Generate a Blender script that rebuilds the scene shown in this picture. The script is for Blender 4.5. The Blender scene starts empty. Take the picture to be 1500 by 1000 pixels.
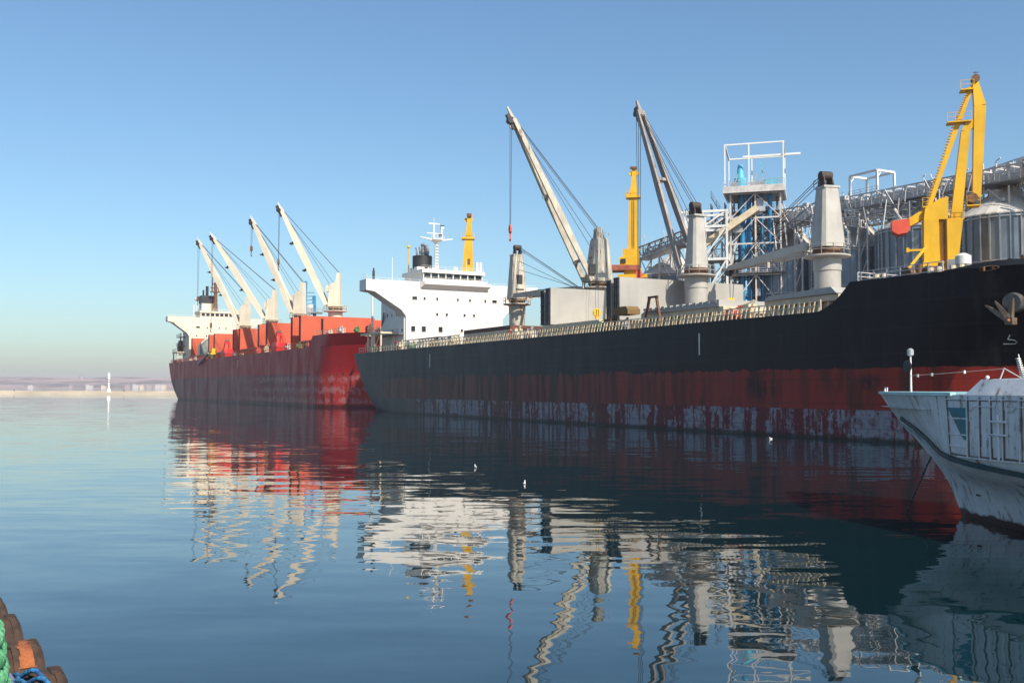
import bpy, math, random
from mathutils import Vector, Matrix
R = math.radians
SC = bpy.context.scene
COL = SC.collection
rnd = random.Random(7)

# ------------------------------------------------------------------ camera, sky, sun, exposure
cam_d = bpy.data.cameras.new('camera'); cam_d.lens = 35; cam_d.sensor_width = 36
cam_d.clip_start = 0.1; cam_d.clip_end = 30000
cam = bpy.data.objects.new('camera', cam_d); COL.objects.link(cam)
cam.location = (0, 0, 4.0)
cam.rotation_euler = (R(90) + math.atan(67.5 / 1458), 0, 0)
SC.camera = cam

SUN_EL = R(41)
sh = Vector((0.53, -0.848, 0)).normalized()
sdir = Vector((sh.x * math.cos(SUN_EL), sh.y * math.cos(SUN_EL), math.sin(SUN_EL)))
world = bpy.data.worlds.new('World'); SC.world = world; world.use_nodes = True
wn = world.node_tree
sky = wn.nodes.new('ShaderNodeTexSky'); sky.sky_type = 'NISHITA'; sky.sun_disc = False
sky.sun_elevation = SUN_EL; sky.sun_rotation = math.atan2(sh.x, sh.y)
sky.air_density = 1.15; sky.dust_density = 1.2; sky.ozone_density = 5.0; sky.altitude = 0
tint = wn.nodes.new('ShaderNodeMix'); tint.data_type = 'RGBA'; tint.blend_type = 'MULTIPLY'; tint.inputs[0].default_value = 1
tint.inputs[7].default_value = (0.91, 1.015, 1.005, 1)        # white balance of the sky
wn.links.new(sky.outputs[0], tint.inputs[6]); wn.links.new(tint.outputs[2], wn.nodes['Background'].inputs[0])
wn.nodes['Background'].inputs[1].default_value = 0.084
sun_d = bpy.data.lights.new('sun', 'SUN'); sun_d.energy = 3.8; sun_d.angle = R(0.5); sun_d.color = (1, 0.90, 0.76)
sun = bpy.data.objects.new('sun', sun_d); COL.objects.link(sun)
sun.rotation_euler = sdir.to_track_quat('Z', 'Y').to_euler()
SC.view_settings.view_transform = 'Standard'; SC.view_settings.look = 'None'
SC.view_settings.exposure = 0.82; SC.view_settings.gamma = 1; SC.view_settings.use_curve_mapping = False
SC.cycles.max_bounces = 6; SC.cycles.volume_bounces = 0

# ------------------------------------------------------------------ material helper
class G:
    def __init__(s, name):
        s.m = bpy.data.materials.new(name); s.m.use_nodes = True
        s.t = s.m.node_tree; s.b = s.t.nodes['Principled BSDF']
    def put(s, sock, v):
        if isinstance(v, bpy.types.NodeSocket): s.t.links.new(v, sock)
        elif isinstance(v, (tuple, list)) and len(v) == 3 and sock.type == 'RGBA': sock.default_value = (*v, 1)
        else: sock.default_value = v
    def node(s, t, ins=None, **props):
        n = s.t.nodes.new(t)
        for k, v in props.items(): setattr(n, k, v)
        for k, v in (ins or {}).items(): s.put(n.inputs[k], v)
        return n
    def math(s, op, a, b=0.0, c=None):
        d = {0: a, 1: b}
        if c is not None: d[2] = c
        return s.node('ShaderNodeMath', d, operation=op).outputs[0]
    def mix(s, f, a, b, mode='MIX'):
        n = s.node('ShaderNodeMix', None, data_type='RGBA', blend_type=mode)
        s.put(n.inputs[0], f); s.put(n.inputs[6], a); s.put(n.inputs[7], b)
        return n.outputs[2]
    def coord(s): return s.node('ShaderNodeTexCoord').outputs['Object']
    def scale(s, v, x, y, z): return s.node('ShaderNodeMapping', {'Vector': v, 'Scale': (x, y, z)}).outputs[0]
    def sep(s, v): return s.node('ShaderNodeSeparateXYZ', {0: v}).outputs
    def noise(s, v, sc=1.0, det=3.0, rough=0.55):
        return s.node('ShaderNodeTexNoise', {'Vector': v, 'Scale': sc, 'Detail': det, 'Roughness': rough}).outputs[0]
    def ramp(s, f, lo, hi, a=0.0, b=1.0):
        return s.node('ShaderNodeMapRange', {0: f, 1: lo, 2: hi, 3: a, 4: b}, interpolation_type='SMOOTHSTEP').outputs[0]
    def bump(s, h, st, d=0.05):
        n = s.node('ShaderNodeBump', {'Height': h, 'Strength': st, 'Distance': d}); s.put(s.b.inputs['Normal'], n.outputs[0])

def paint(name, col, var=0.25, rough=0.5, metal=0.0, rust=0.0, sc=1.0, streak=0.15, rustcol=(0.13, 0.055, 0.022), bump=0.0):
    """worn paint: patchy tone, vertical dirt streaks and rust"""
    g = G(name); co = g.coord()
    n1 = g.noise(co, 0.6 * sc, 5)
    c = g.mix(g.ramp(n1, 0.3, 0.7), tuple(x * (1 - var) for x in col), tuple(min(1, x * (1 + var * 0.35)) for x in col))
    st = g.noise(g.scale(co, 2.2 * sc, 2.2 * sc, 0.18 * sc), 1.0, 4)
    c = g.mix(g.math('MULTIPLY', g.ramp(st, 0.5, 0.75), streak * 2), c, tuple(x * 0.45 for x in col))
    if rust:
        st2 = g.noise(g.scale(co, 1.7 * sc, 1.7 * sc, 0.3 * sc), 1.3, 6, 0.65)
        c = g.mix(g.ramp(st2, 0.72 - rust * 0.3, 0.80 - rust * 0.25), c, rustcol)
    g.put(g.b.inputs['Base Color'], c)
    g.put(g.b.inputs['Roughness'], g.ramp(n1, 0.2, 0.8, rough - 0.1, rough + 0.12))
    g.b.inputs['Metallic'].default_value = metal
    if bump: g.bump(g.noise(co, 4 * sc, 4), bump)
    return g.m

M = {}
M['white'] = paint('white_ship_paint', (0.68, 0.66, 0.62), 0.06, 0.5, rust=0.16, sc=0.5, streak=0.10)
M['cream'] = paint('cream_ship_paint', (0.68, 0.60, 0.47), 0.10, 0.5, rust=0.08, sc=0.5, streak=0.08)
M['grey_crane'] = paint('grey_crane_paint', (0.41, 0.39, 0.355), 0.15, 0.5, rust=0.12, sc=0.9, streak=0.15)
M['shaded_jib'] = paint('jib_shade_paint', (0.29, 0.25, 0.22), 0.25, 0.6, rust=0.4, sc=1.1, streak=0.2)  # darker brown-grey puts shade into the third crane's jib colour
M['rusty_crane'] = paint('rusty_crane_paint', (0.47, 0.43, 0.35), 0.25, 0.6, rust=0.5, sc=1.1, streak=0.3)
M['hatch_grey'] = paint('hatch_cover_paint', (0.37, 0.36, 0.335), 0.12, 0.5, rust=0.07, sc=0.5, streak=0.10)
M['hatch_orange'] = paint('hatch_cover_orange', (0.53, 0.085, 0.034), 0.14, 0.5, rust=0.05, sc=0.4, streak=0.10)
M['dark'] = paint('dark_steel', (0.022, 0.023, 0.026), 0.3, 0.5)
M['cable'] = paint('wire_rope', (0.05, 0.055, 0.06), 0.2, 0.6)
M['rust'] = paint('rusted_steel', (0.16, 0.075, 0.035), 0.5, 0.75, rust=0.4, sc=2, rustcol=(0.07, 0.03, 0.018))
M['head_rust'] = paint('dark_rusted_sheaves', (0.05, 0.035, 0.028), 0.4, 0.7, rust=0.3, sc=2)
M['deck'] = paint('deck_paint', (0.12, 0.05, 0.04), 0.4, 0.7, rust=0.3)
M['stay'] = paint('cream_stay_paint', (0.62, 0.52, 0.36), 0.2, 0.6, rust=0.2, sc=2)
M['yellow'] = paint('yellow_crane_paint', (0.66, 0.37, 0.002), 0.14, 0.55, rust=0.10, sc=0.6, streak=0.12)
M['yellow_hook'] = paint('yellow_hook_paint', (0.74, 0.44, 0.008), 0.1, 0.5)
M['blue'] = paint('blue_machine_paint', (0.012, 0.19, 0.40), 0.25, 0.45, sc=0.7)
M['cyan'] = paint('light_blue_paint', (0.10, 0.46, 0.62), 0.2, 0.5)
M['galv'] = paint('galvanised_steel', (0.46, 0.47, 0.49), 0.25, 0.42, metal=0.35, sc=0.8, streak=0.12)
M['truss'] = paint('pale_steel', (0.56, 0.53, 0.51), 0.25, 0.5, rust=0.12, sc=1.5)
M['truss_dark'] = paint('weathered_steel', (0.22, 0.22, 0.23), 0.4, 0.55, sc=1.5)
M['redblock'] = paint('orange_red_paint', (0.60, 0.075, 0.035), 0.12, 0.5)
M['red_grab'] = paint('bright_red_paint', (0.72, 0.018, 0.018), 0.15, 0.45)
M['orange'] = paint('lifeboat_orange', (0.75, 0.10, 0.02), 0.1, 0.4)
M['teal'] = paint('teal_paint', (0.02, 0.16, 0.20), 0.3, 0.55, rust=0.1, sc=2)
M['dark_teal'] = paint('dark_teal_paint', (0.010, 0.045, 0.05), 0.4, 0.6, rust=0.2, sc=3)
M['aqua'] = paint('pale_aqua_paint', (0.42, 0.68, 0.70), 0.2, 0.5, rust=0.05, sc=2)
M['green'] = paint('green_machine_paint', (0.05, 0.22, 0.06), 0.3, 0.5)
M['olive'] = paint('brown_canvas', (0.20, 0.12, 0.04), 0.3, 0.8)
M['mole'] = paint('pale_concrete', (0.62, 0.53, 0.40), 0.25, 0.85, sc=0.05, streak=0.12)
M['concrete'] = paint('quay_concrete', (0.26, 0.25, 0.23), 0.35, 0.9, sc=1.5, bump=0.3)
M['far_wall'] = paint('dull_far_wall', (.34, .30, .27), .2, .9); M['far_wall_pale'] = paint('pale_far_wall', (.52, .50, .47), .2, .9)
M['lh'] = paint('lighthouse_white', (0.70, 0.70, 0.68), 0.08, 0.6, sc=0.3)
M['cloth'] = paint('dark_clothing', (0.03, 0.03, 0.045), 0.3, 0.9)
M['feather'] = paint('white_feathers', (0.75, 0.74, 0.72), 0.1, 0.8)
M['beak'] = paint('yellow_beak', (0.6, 0.3, 0.03), 0.1, 0.5)

def glass_mat():
    g = G('dark_window_glass'); g.b.inputs['Base Color'].default_value = (0.02, 0.025, 0.03, 1)
    n = g.noise(g.coord(), 0.7, 2); g.put(g.b.inputs['Roughness'], g.ramp(n, 0.3, 0.7, 0.06, 0.16)); return g.m
M['glass'] = glass_mat()

def hull_black():
    g = G('black_and_red_hull_paint'); co = g.coord(); x, y, z = g.sep(co)
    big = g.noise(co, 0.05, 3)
    wear_sheen = g.ramp(g.math('ADD', x, g.math('MULTIPLY', big, 60)), 75, 150)          # aged paint towards the stern; black also has sky sheen and haze painted in
    st = g.noise(g.scale(co, 1.1, 1.1, 0.10), 1.0, 6, 0.62)                          # vertical run-off
    st2 = g.noise(g.scale(co, 0.33, 0.33, 0.07), 1.0, 5, 0.6)
    mot = g.noise(g.scale(co, 0.6, 0.6, 0.14), 1.0, 6, 0.65)
    black = g.mix(wear_sheen, (0.030, 0.037, 0.043), (0.0022, 0.0024, 0.0034))  # greyer stern end: grazing sky sheen put into the black
    black = g.mix(g.math('MULTIPLY', g.ramp(st, 0.5, 0.7), 0.4), black, (0.034, 0.035, 0.035))
    black = g.mix(g.ramp(mot, 0.35, 0.7), black, g.mix(0.5, black, (0.012, 0.014, 0.018)))
    red = g.mix(wear_sheen, (0.125, 0.050, 0.042), (0.27, 0.026, 0.017))
    inv = g.math('SUBTRACT', 1.15, wear_sheen)
    red = g.mix(g.math('MULTIPLY', g.ramp(st, 0.45, 0.60), inv), red, (0.040, 0.019, 0.015))
    red = g.mix(g.math('MULTIPLY', g.ramp(st2, 0.50, 0.64), 0.75), red, (0.035, 0.022, 0.014))
    # scraped band at the waterline
    blk = g.node('ShaderNodeTexVoronoi', {'Vector': g.scale(co, 0.55, 0.01, 0.42), 'Scale': 1.0, 'Randomness': 0.75}, distance='CHEBYCHEV')
    cellr = g.sep(blk.outputs['Color'])[0]
    vs = g.noise(g.scale(co, 1.5, 0.1, 0.16), 1.0, 5, 0.62)
    fine = g.noise(g.scale(co, 3.5, 0.5, 2.2), 1.0, 5, 0.7)
    pale_m = g.ramp(g.math('ADD', g.math('MULTIPLY', cellr, 0.22), g.math('ADD', g.math('MULTIPLY', vs, 1.15), g.math('MULTIPLY', fine, 0.55))), 0.90, 1.02)
    pale = g.mix(g.ramp(fine, 0.35, 0.65), (0.15, 0.185, 0.235), (0.26, 0.23, 0.25))
    low = g.mix(wear_sheen, (0.07, 0.030, 0.032), (0.13, 0.018, 0.026))
    low = g.mix(pale_m, low, pale)
    grub = g.noise(g.scale(co, 0.8, 0.8, 1.1), 1.0, 6, 0.7)
    low = g.mix(g.math('MULTIPLY', g.ramp(grub, 0.5, 0.66), .7), low, (0.085, 0.020, 0.030))
    yr = g.noise(g.scale(co, 0.42, 0.1, 0.05), 1.7, 5, 0.6)
    low = g.mix(g.ramp(yr, 0.585, 0.66), low, (0.13, 0.075, 0.022))
    low = g.mix(g.ramp(x, 22, 34, 1, 0), low, (0.045, 0.052, 0.055))
    wob = g.math('MULTIPLY', g.math('SUBTRACT', st, 0.5), g.math('MULTIPLY', inv, 3.2))
    rag = g.math('MULTIPLY', g.math('SUBTRACT', fine, 0.5), 0.35)
    c = g.mix(g.ramp(g.math('ADD', z, rag), 2.28, 2.36), low, red)
    c = g.mix(g.ramp(g.math('ADD', z, wob), 5.40, 5.50), c, black)
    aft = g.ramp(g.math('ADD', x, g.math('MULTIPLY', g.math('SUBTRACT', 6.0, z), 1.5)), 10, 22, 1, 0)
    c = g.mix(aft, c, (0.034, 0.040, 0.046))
    # weed and damp just above the water
    c = g.mix(g.ramp(g.math('ADD', z, rag), 0.12, 0.45, 0.85, 0), c, (0.018, 0.020, 0.013))
    # one large sooty stain and a smaller one low on the forebody
    for (cx, cz, rx, rz, a) in ((103.5, 4.2, 2.3, 1.25, 0.9), (115.0, 4.4, 1.1, 0.6, 0.8)):
        dx = g.math('DIVIDE', g.math('SUBTRACT', x, cx), rx); dz = g.math('DIVIDE', g.math('SUBTRACT', z, cz), rz)
        d = g.math('ADD', g.math('MULTIPLY', dx, dx), g.math('MULTIPLY', dz, dz))
        nz = g.math('ADD', g.math('MULTIPLY', fine, 0.6), g.math('MULTIPLY', st, 0.6))
        c = g.mix(g.math('MULTIPLY', g.ramp(d, 0.1, 1.8, a, 0), g.ramp(nz, 0.50, 0.66)), c, (0.016, 0.014, 0.013))
    # plate seams and rust weeping from them
    def seam(co_, step, w): return g.math('LESS_THAN', g.math('ABSOLUTE', g.math('SUBTRACT', g.math('FRACT', g.math('DIVIDE', co_, step)), 0.5)), w)
    sm_ = g.math('MAXIMUM', seam(z, 1.85, .022), seam(x, 7.3, .008))
    c = g.mix(g.math('MULTIPLY', sm_, 0.35), c, g.mix(wear_sheen, (.075, .07, .068), (.022, .022, .024)))
    wp = g.noise(g.scale(co, 1.6, 1.6, 0.22), 1.0, 6, 0.7)
    c = g.mix(g.math('MULTIPLY', g.ramp(wp, 0.64, 0.74), 0.55), c, (.055, .032, .022))
    g.put(g.b.inputs['Base Color'], c)
    g.put(g.b.inputs['Roughness'], g.ramp(mot, 0.3, 0.7, 0.46, 0.54))
    plate = g.noise(g.scale(co, 0.45, 0.3, 0.55), 1.0, 1)
    g.bump(plate, 0.10, 0.10); g.b.inputs['Specular IOR Level'].default_value = 0.22
    return g.m

def hull_red():
    g = G('crimson_hull_paint'); co = g.coord(); x, y, z = g.sep(co)
    st = g.noise(g.scale(co, 0.8, 0.8, 0.07), 1.0, 6, 0.62); mot = g.noise(g.scale(co, 0.3, 0.3, 0.10), 1.0, 6, 0.6)
    up = g.mix(g.ramp(mot, 0.3, 0.7), (0.33, 0.012, 0.015), (0.37, 0.018, 0.022))
    lo = g.mix(g.ramp(mot, 0.35, 0.65), (0.17, 0.020, 0.027), (0.20, 0.036, 0.042))
    fore = g.ramp(x, 140, 168)
    lo = g.mix(fore, lo, (0.36, 0.030, 0.026))
    lo = g.mix(g.math('MULTIPLY', g.ramp(st, 0.5, 0.66), 0.75), lo, (0.060, 0.014, 0.018))
    c = g.mix(g.ramp(g.math('ADD', z, g.math('MULTIPLY', g.math('SUBTRACT', mot, 0.5), 0.6)), 6.9, 7.1), lo, up)
    c = g.mix(g.math('MULTIPLY', g.ramp(st, 0.6, 0.72), 0.4), c, (0.07, 0.012, 0.016))
    # rows of scuffs where the ballast line was rubbed
    row = g.math('ABSOLUTE', g.math('SINE', g.math('MULTIPLY', z, 1.35)))
    sc = g.noise(g.scale(co, 1.1, 1.1, 0.7), 1.0, 6, 0.7)
    m = g.math('MULTIPLY', g.ramp(g.math('ADD', sc, g.math('MULTIPLY', row, 0.16)), 0.60, 0.70), g.ramp(x, 95, 130))
    m = g.math('MULTIPLY', g.math('MULTIPLY', m, g.ramp(z, 6.2, 6.8, 0.42, 0)), g.ramp(z, 0.5, 1.0))
    c = g.mix(m, c, (0.36, 0.24, 0.25))
    c = g.mix(g.ramp(z, 0.3, 0.8, 0.8, 0), c, (0.035, 0.010, 0.012))
    g.put(g.b.inputs['Base Color'], c); g.put(g.b.inputs['Roughness'], g.ramp(mot, 0.3, 0.7, 0.42, 0.6))
    g.bump(g.noise(g.scale(co, 0.35, 0.3, 0.4), 1.0, 1), 0.08, 0.10); g.b.inputs['Specular IOR Level'].default_value = 0.3
    return g.m

def hull_boat():
    g = G('weathered_grey_white_paint'); co = g.coord(); x, y, z = g.sep(co)
    mot = g.noise(co, 1.3, 6, 0.65); st = g.noise(g.scale(co, 4, 4, 0.35), 1.0, 5, 0.65); fi = g.noise(co, 9, 5, 0.7)
    c = g.mix(g.ramp(mot, 0.3, 0.7), (0.56, 0.57, 0.58), (0.70, 0.70, 0.70))
    c = g.mix(g.math('MULTIPLY', g.ramp(st, 0.5, 0.7), 0.45), c, (0.22, 0.22, 0.22))
    c = g.mix(g.ramp(g.math('ADD', g.math('MULTIPLY', st, 0.7), g.math('MULTIPLY', fi, 0.35)), 0.57, 0.66, 0, 0.75), c, (0.20, 0.10, 0.04))
    c = g.mix(g.ramp(g.math('ADD', z, g.math('MULTIPLY', g.math('SUBTRACT', mot, 0.5), 0.5)), 0.16, 0.26, 1, 0), c, (0.075, 0.028, 0.022))
    g.put(g.b.inputs['Base Color'], c); g.put(g.b.inputs['Roughness'], g.ramp(mot, 0.3, 0.7, 0.45, 0.65))
    g.bump(mot, 0.25, 0.05); return g.m

def tyre_mat():
    g = G('dusty_old_rubber'); co = g.coord()
    n = g.noise(co, 5, 6, 0.65); f = g.noise(co, 28, 5, 0.7)
    c = g.mix(g.ramp(n, 0.35, 0.65), (0.032, 0.019, 0.013), (0.075, 0.042, 0.027))
    c = g.mix(g.ramp(f, 0.55, 0.7), c, (0.035, 0.028, 0.025))
    g.put(g.b.inputs['Base Color'], c); g.b.inputs['Roughness'].default_value = 0.85
    g.bump(f, 0.7, 0.012); return g.m

def rope_mat(name, a, b):
    g = G(name); co = g.coord(); n = g.noise(co, 30, 5, 0.7); w = g.noise(co, 7, 3)
    g.put(g.b.inputs['Base Color'], g.mix(g.ramp(g.math('ADD', n, g.math('MULTIPLY', w, 0.4)), 0.55, 0.85), a, b))
    g.b.inputs['Roughness'].default_value = 0.9; g.bump(n, 0.8, 0.01); return g.m

def water_mat():
    g = G('harbour_water'); geo = g.node('ShaderNodeNewGeometry').outputs['Position']
    def lay(sx, sy, sc, det, amp, mask=None):
        v = g.scale(geo, sx, sy, 1)
        c = g.node('ShaderNodeTexNoise', {'Vector': v, 'Scale': sc, 'Detail': det, 'Roughness': 0.5}).outputs['Color']
        c = g.node('ShaderNodeVectorMath', {0: c, 1: (0.5, 0.5, 0.5)}, operation='SUBTRACT').outputs[0]
        a = g.math('MULTIPLY', mask, amp) if mask is not None else amp
        return g.node('ShaderNodeVectorMath', {0: c, 'Scale': a}, operation='SCALE').outputs[0]
    breeze = g.noise(g.scale(geo, 0.35, 1.2, 1), 0.022, 3)
    mk = g.ramp(breeze, 0.38, 0.66, 0.45, 1.5)
    s = lay(0.6, 1, 0.14, 1, 0.020)
    for l in (lay(0.6, 1, 0.45, 1, 0.026), lay(0.22, 1, 1.15, 1, 0.054, mk), lay(0.26, 1, 2.4, 1, 0.050, mk), lay(0.6, 1, 3.8, 1, 0.016, mk), lay(0.6, 1, 7.0, 1, 0.008, mk)):
        s = g.node('ShaderNodeVectorMath', {0: s, 1: l}, operation='ADD').outputs[0]
    s = g.node('ShaderNodeVectorMath', {0: s, 1: (.7, 1, 0)}, operation='MULTIPLY').outputs[0]
    s = g.node('ShaderNodeVectorMath', {0: s, 1: (0, 0, 1)}, operation='ADD').outputs[0]
    s = g.node('ShaderNodeVectorMath', {0: s}, operation='NORMALIZE').outputs[0]
    g.put(g.b.inputs['Normal'], s)
    g.b.inputs['Base Color'].default_value = (0.001, 0.014, 0.019, 1)
    g.b.inputs['Roughness'].default_value = 0.015; g.b.inputs['IOR'].default_value = 1.85
    return g.m

def hill_mat():
    g = G('far_shore'); co = g.coord(); n = g.noise(g.scale(co, 0.004, 0.004, 0.03), 1.0, 6, 0.65)
    c = g.mix(g.ramp(n, 0.4, 0.6), (0.07, 0.085, 0.06), (0.30, 0.25, 0.20)); g.put(g.b.inputs['Base Color'], c)
    g.b.inputs['Roughness'].default_value = 0.95; return g.m

# ------------------------------------------------------------------ mesh helper
V = Vector
class MB:
    def __init__(s): s.v = []; s.f = []
    def add(s, vs, fs):
        k = len(s.v); s.v += [tuple(p) for p in vs]; s.f += [tuple(i + k for i in f) for f in fs]; return s
    def hexa(s, a, b): return s.add(list(a) + list(b), [(3, 2, 1, 0), (4, 5, 6, 7), (0, 1, 5, 4), (1, 2, 6, 5), (2, 3, 7, 6), (3, 0, 4, 7)])
    def box(s, c, d, rz=0.0):
        c = V(c); x, y, z = d[0] / 2, d[1] / 2, d[2] / 2; m = Matrix.Rotation(rz, 3, 'Z')
        q = [(-x, -y), (x, -y), (x, y), (-x, y)]
        return s.hexa([c + m @ V((a, b, -z)) for a, b in q], [c + m @ V((a, b, z)) for a, b in q])
    def span(s, x0, x1, y0, y1, z0, z1): return s.box(((x0 + x1) / 2, (y0 + y1) / 2, (z0 + z1) / 2), (abs(x1 - x0), abs(y1 - y0), abs(z1 - z0)))
    def beam(s, p, q, w, h=None, w1=None, h1=None, up=(0, 0, 1)):
        p, q = V(p), V(q); h = w if h is None else h; w1 = w if w1 is None else w1; h1 = h if h1 is None else h1
        d = (q - p).normalized(); u = V(up)
        if abs(d.dot(u)) > 0.98: u = V((0, 1, 0)) if abs(d.y) < 0.9 else V((1, 0, 0))
        sx = d.cross(u).normalized(); sz = sx.cross(d)
        def ring(o, w, h): return [o - sx * w / 2 - sz * h / 2, o + sx * w / 2 - sz * h / 2, o + sx * w / 2 + sz * h / 2, o - sx * w / 2 + sz * h / 2]
        return s.hexa(ring(p, w, h), ring(q, w1, h1))
    def tube(s, p, q, r, r1=None, n=8): return s.path([p, q], r, n, r1)
    def path(s, pts, r, n=6, r1=None):
        pts = [V(p) for p in pts]; r1 = r if r1 is None else r1; vs = []; L = len(pts)
        for i, p in enumerate(pts):
            d = (pts[min(i + 1, L - 1)] - pts[max(i - 1, 0)]).normalized()
            u = V((0, 0, 1)) if abs(d.z) < 0.95 else V((0, 1, 0))
            a = d.cross(u).normalized(); b = a.cross(d); rr = r + (r1 - r) * i / (L - 1)
            vs += [p + (a * math.cos(t) + b * math.sin(t)) * rr for t in (2 * math.pi * k / n for k in range(n))]
        fs = [(i * n + k, i * n + (k + 1) % n, (i + 1) * n + (k + 1) % n, (i + 1) * n + k) for i in range(L - 1) for k in range(n)]
        fs += [tuple(range(n))[::-1], tuple(range((L - 1) * n, L * n))]
        return s.add(vs, fs)
    def lathe(s, prof, c=(0, 0, 0), n=24, rfun=None):
        c = V(c); vs = []
        for r, z in prof:
            for k in range(n):
                a = 2 * math.pi * k / n; rr = r * (rfun(k) if rfun else 1)
                vs.append(c + V((math.cos(a) * rr, math.sin(a) * rr, z)))
        L = len(prof)
        fs = [(i * n + k, i * n + (k + 1) % n, (i + 1) * n + (k + 1) % n, (i + 1) * n + k) for i in range(L - 1) for k in range(n)]
        fs += [tuple(range(n))[::-1], tuple(range((L - 1) * n, L * n))]
        return s.add(vs, fs)
    def prism(s, poly, off):
        n = len(poly); a = [V(p) for p in poly]; b = [p + V(off) for p in a]
        return s.add(a + b, [tuple(range(n))[::-1], tuple(range(n, 2 * n))] + [(i, (i + 1) % n, n + (i + 1) % n, n + i) for i in range(n)])
    def grid(s, rows, flip=False):
        m = len(rows[0]); fs = []
        for i in range(len(rows) - 1):
            for k in range(m - 1):
                q = (i * m + k, i * m + k + 1, (i + 1) * m + k + 1, (i + 1) * m + k); fs.append(q[::-1] if flip else q)
        return s.add([p for r in rows for p in r], fs)
    def ball(s, c, r, n=12, sc=(1, 1, 1)):
        c = V(c); prof = [(math.sin(math.pi * i / 8), -math.cos(math.pi * i / 8)) for i in range(9)]; vs = []
        for a, z in prof:
            a = max(a, 0.02)
            for k in range(n):
                t = 2 * math.pi * k / n; vs.append(c + V((math.cos(t) * a * r * sc[0], math.sin(t) * a * r * sc[1], z * r * sc[2])))
        fs = [(i * n + k, i * n + (k + 1) % n, (i + 1) * n + (k + 1) % n, (i + 1) * n + k) for i in range(8) for k in range(n)]
        return s.add(vs, fs + [tuple(range(n))[::-1], tuple(range(8 * n, 9 * n))])
    def rail(s, pts, h=0.9, step=1.2, r=0.03, bars=3):
        for a, b in zip(pts[:-1], pts[1:]):
            a, b = V(a), V(b); L = (b - a).length; n = max(1, int(L / step))
            for i in range(n + 1):
                p = a.lerp(b, i / n); s.beam(p, p + V((0, 0, h)), 2 * r)
            for k in range(1, bars + 1):
                z = V((0, 0, h * k / bars)); s.beam(a + z, b + z, 1.6 * r)
        return s
    def obj(s, name, mat, parent=None, loc=None, rz=None, sharp=32):
        me = bpy.data.meshes.new(name); me.from_pydata(s.v, [], s.f); me.materials.append(M[mat] if isinstance(mat, str) else mat) if mat else None
        me.polygons.foreach_set('use_smooth', [True] * len(me.polygons)); me.set_sharp_from_angle(angle=R(sharp)); me.update()
        o = bpy.data.objects.new(name, me); COL.objects.link(o)
        if parent: o.parent = parent
        if loc is not None: o.location = loc
        if rz is not None: o.rotation_euler = (0, 0, rz)
        return o

def tag(o, label, cat, group=None, kind=None):
    o['label'] = label; o['category'] = cat
    if group: o['group'] = group
    if kind: o['kind'] = kind
    return o
def thing(name, label, cat, loc=(0, 0, 0), rz=0.0, group=None):
    o = bpy.data.objects.new(name, None); o.empty_display_size = 0.5; COL.objects.link(o); o.location = loc; o.rotation_euler = (0, 0, rz)
    return tag(o, label, cat, group)
def struct(o): o['kind'] = 'structure'; return o
def copy_part(o, loc, parent):
    c = o.copy(); COL.objects.link(c); c.parent = parent; c.location = loc; return c

class Frame:                    # a ship's (or the quay's) own axes: u towards the bow, v across, z up from the water
    def __init__(s, o, d):
        s.o = V((o[0], o[1], 0)); s.u = V((d[0], d[1], 0)).normalized(); s.v = V((-s.u.y, s.u.x, 0)); s.rz = math.atan2(s.u.y, s.u.x)
    def at(s, u, v, z=0.0): return s.o + s.u * u + s.v * v + V((0, 0, z))
FB = Frame((-27.7, 175.7), (0.4725, -0.881))
FR = Frame((-120.0, 348.0), (77.6, -139.0))

# ------------------------------------------------------------------ setting: water, far shore, quay
wm = MB().add([(-4700, -250, 0), (4700, -250, 0), (4700, 4900, 0), (-4700, 4900, 0)], [(0, 1, 2, 3)])
struct(wm.obj('water', water_mat()))
hm = MB(); rows = []
for j in range(7):
    row = []
    for i in range(91):
        X = -3800 + i * 60; t = j / 6
        h = 52 - 14 * (X + 2000) / 2000 if X > -2000 else 52 + 4 * math.sin(X / 300)
        h = max(h, 22) + 3.0 * math.sin(X / 130.0) + 2.0 * math.sin(X / 47.0 + 1)
        row.append((X + rnd.uniform(-15, 15), 3700 + t * 900 + rnd.uniform(-30, 30), -2 + h * math.sin(min(1, t * 1.25) * math.pi / 2) * (0.9 + 0.2 * rnd.random())))
    rows.append(row)
hm.grid(rows); struct(hm.obj('hills', hill_mat(), sharp=80))
# the grain quay behind the moored ships
qk = MB().span(-260, 330, 30.5, 190, -2, 2.2)
q = qk.obj('quay', 'concrete', loc=FB.o, rz=FB.rz); struct(q)

# far buildings on the shore
for i, (px, w, h, mt) in enumerate([(76, 34, 10, 'lh'), (45, 26, 6, 'mole'), (152, 30, 8, 'mole'), (187, 40, 11, 'lh'), (199, 30, 14, 'mole'), (208, 26, 12, 'lh'), (219, 44, 15, 'mole'), (232, 30, 13, 'lh'), (240, 30, 16, 'lh'), (104, 30, 7, 'mole'), (131, 34, 8, 'lh')]):
    D = 3640; X = (px - 750) / 1458 * D; z0 = 8 if i != 0 else 34
    if i == 0: D = 4250; X = (px - 750) / 1458 * D
    w *= (.45, .7, .55)[i % 3]; h *= (.30, .45, .38)[i % 3]; mt = ('far_wall', 'far_wall_pale', 'mole')[i % 3]; b = MB().span(-w / 2, w / 2, 0, 14, -12, h)
    if i % 2: b.prism([(-w / 2 - .6, -.6, h), (w / 2 + .6, -.6, h), (0, -.6, h + 2.6)], (0, 15, 0))
    else: b.span(-w / 2, -w / 6, 2, 12, h, h + 2.5)
    tag(b.obj('shore_building', mt, loc=(X, D, z0)), 'tiny pale building among others on the hazy far shore', 'building', 'buildings on the far shore')
X = (120 - 750) / 1458 * 4200
dm = MB().lathe([(13, 0), (13, 14), (11.5, 21), (7.5, 26), (1, 29)], n=20)
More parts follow.
